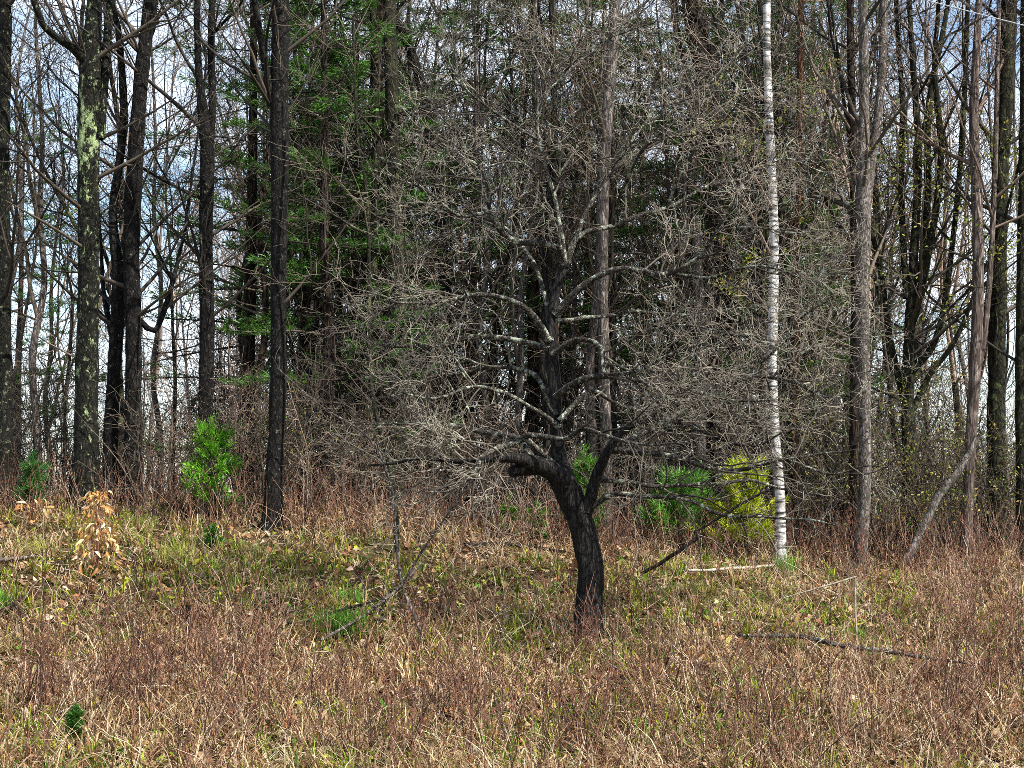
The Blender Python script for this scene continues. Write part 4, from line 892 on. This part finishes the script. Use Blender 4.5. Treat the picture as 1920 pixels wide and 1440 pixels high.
stick('fallen_stick', 'straight thin stick crossing bright grass patch, upper of the two', [(540, 1192, 4), (640, 1166, 5), (740, 1136, 4)], M['wood_bark'], 'stick', lift=.10)
stick('fallen_stick', 'grey thin stick crossing bright grass patch, lower of the two', [(600, 1238, 5), (680, 1188, 6), (740, 1140, 5), (790, 1085, 4)], M['pale_bark'], 'stick', lift=.16)
stick('fallen_stick', 'dark stick poking in from the left picture edge', [(-30, 1190, 9), (20, 1156, 8), (62, 1128, 6)], M['brown_bark'], 'stick', lift=.10)
stick('fallen_stick', 'pale stick lying near the left edge above the green tuft', [(-30, 1062, 8), (30, 1060, 8), (80, 1050, 5)], M['pale_bark'], 'stick', lift=.06)
stick('fallen_stick', 'pale straight stick lying left of the birch foot', [(1290, 1086, 5), (1380, 1080, 6), (1455, 1074, 5)], M['bleached'], 'stick', lift=.08)
stick('fallen_stick', 'dark stick leaning in the grass right of the fruit tree trunk', [(1205, 1075, 6), (1270, 1035, 8), (1320, 1000, 7)], M['brown_bark'], 'stick', Yfix=15.6)
stick('fallen_branch', 'dark branch propped across the yellow-green pine sapling', [(1300, 1000, 4), (1390, 945, 5), (1440, 918, 5)], M['cherry'], 'branch', Yfix=15.9)
stick('leaning_pole', 'pale dead pole leaning right at the wood edge, right side', [(1700, 1050, 16), (1730, 990, 15), (1762, 930, 14), (1800, 880, 13), (1832, 820, 10)], M['grey_bark'], 'dead pole', Yfix=17.4, sides=9)
stick('dark_stub', 'taller of two short dark broken stubs in the lower left grass', [(353, 1205, 10), (353, 1170, 10), (354, 1135, 9)], M['cherry'], 'stub', Yfix=G(353, 1215).y, sides=8)
stick('dark_stub', 'shorter of two short dark broken stubs in the lower left grass', [(262, 1232, 9), (262, 1205, 9), (263, 1180, 8)], M['cherry'], 'stub', Yfix=G(262, 1240).y, sides=8)
def bent_stem():
    p = G(1606, 1215); Y = p.y; t = thing('bent_stem', p, 'bleached dead stem snapped over at its top, pointing down left', 'dead stem'); o3 = np.array([p.x, p.y, p.z, 0])
    a = spline([[*at(1608, 1218, Y), .008], [*at(1604, 1150, Y), .0085], [*at(1604, 1082, Y), .008]], .05) - o3
    b = spline([[*at(1606, 1081, Y), .009], [*at(1550, 1098, Y), .0085], [*at(1470, 1121, Y + .1), .005]], .05) - o3
    me = trunk_mesh('bent_stem_upright', a, 7, .08, 0, 4); obj('upright', me, M['bleached'], t)
    me = trunk_mesh('bent_stem_broken_top', b, 7, .08, 0, 4); obj('broken_top', me, M['bleached'], t)
bent_stem()
def bare_sapling(name, label, rows, Y, m, twm, nk=8, ln=(.3, .8), P=PB, extra=()):
    c = [[*at(x, y, Y), w / 2 / F * Y] for x, y, w in rows]; gz0 = gz(c[0][0], Y); c[0][2] = gz0 - .03
    t = thing(name, (c[0][0], Y, gz0), label, 'sapling'); o3 = np.array([c[0][0], Y, gz0, 0]); buf = Buf()
    for j, cc in enumerate([c] + [[[*at(x, y, Y), w / 2 / F * Y] for x, y, w in e] for e in extra]):
        pa = spline(cc, .08) - o3
        obj('stem', trunk_mesh(name + '_stem', pa, 8, .1, 0, 4), m, t)
        pts = [tuple(r[:3]) for r in pa]; ds = [norm(tuple(np.array(pts[min(i + 1, len(pts) - 1)]) - np.array(pts[max(0, i - 1)]))) for i in range(len(pts))]
        L = float(np.linalg.norm(np.diff(pa[:, :3], axis=0), axis=1).sum()); kids(buf, pts, ds, list(pa[:, 3]), L, 0, dict(P, n=[nk, 8, 0], len=[ln, (.12, .35)]), None, .3)
    obj('crown', buf.mesh(name + '_twigs'), twm, t)
bare_sapling('leaning_sapling', 'thin grey sapling forking low, left of the fruit tree, leaning left', [(803, 1225, 6), (775, 1150, 6), (752, 1090, 6), (742, 1000, 5), (730, 900, 5), (690, 820, 4), (600, 760, 4), (520, 690, 2)], 14.0, M['grey_bark'], M['twig'], 5, (.2, .7), extra=[[(752, 1098, 5), (800, 1020, 4), (850, 950, 3), (900, 880, 2)], [(734, 930, 4), (715, 860, 3), (690, 760, 2)]])
shr = [  # foreground shrubs of thin red-brown stems
 ('reddish forked weed shrub in front of the fruit tree, low centre', 925, 1420, 270, 11, .3), ('dense purplish brush clump at lower left corner', 60, 1330, 150, 22, .2), ('purplish brush clump below the shorter dark stub', 250, 1330, 160, 24, .2),
 ('upright grey-brown shrub between the dark stubs and bright grass patch', 475, 1260, 210, 16, .5), ('russet shrub at the bottom edge, right of low centre', 1080, 1440, 150, 20, .15), ('brown stems at the bottom edge below the long fallen branch', 1600, 1400, 220, 14, .7),
 ('tall russet brush at the right picture edge', 1890, 1300, 260, 26, .25), ('tall weeds on the right, below the peeling pinkish trunk', 1780, 1180, 180, 24, .5), ('brush around the foot of the fruit tree trunk', 1095, 1235, 110, 22, .35), ('russet brush right of the fruit tree foot', 1230, 1290, 130, 18, .2),
 ('dark stems at the bottom edge left of low centre', 720, 1430, 190, 14, .2), ('dark leggy weeds at the bottom edge, lower right', 1420, 1430, 230, 12, .1), ('brush under the thin grey forking sapling', 790, 1215, 110, 16, .4), ('grey brush beside the taller dark stub', 390, 1230, 120, 14, .6)]
for lab, px, py, hpx, ns, tn in shr:
    p = G(px, min(py, 1436)) ; p = p if py <= 1436 else p; H = hpx / F * p.y; b = Buf()
    for _ in range(ns):
        a = ru(0, 6.28); an = math.radians(ru(3, 28)); q = H * .25
        stem(b, (ru(-q, q), ru(-q, q), -.03), (math.cos(a) * math.sin(an), math.sin(a) * math.sin(an), math.cos(an)), H * ru(.6, 1.1), ru(.0035, .0065), 0, dict(PB, seg=[.09, .08, .06], n=[6, 4, 0], len=[(.06, .3), (.05, .15)], rcap=[.0036, .0026], rmin=.0018, wig=[.14, .24, .3]), min(1, max(0, tn + ru(-.2, .25))))
    tag(obj('weed_shrub', b.mesh('weed_shrub'), M['cane'], None, p), lab, 'shrub', 'dry weed shrubs in the meadow')

# ------------------------------------------------------------------ overhead cable
def cable():
    a, b = at(1690, -12, 13.0), at(1920, 49, 11.5); d = b - a; P = []
    for k in range(-14, 15):
        f = k / 1.5; q = a + d * f; q.z += .002 * (f * 1.5) ** 2; P.append([q.x, q.y, q.z, .0042])
    tag(obj('overhead_cable', trunk_mesh('overhead_cable', np.array(P), 8, 0, 0, 2), M['cable']), 'thin pale overhead cable crossing the top right corner', 'cable')
cable()
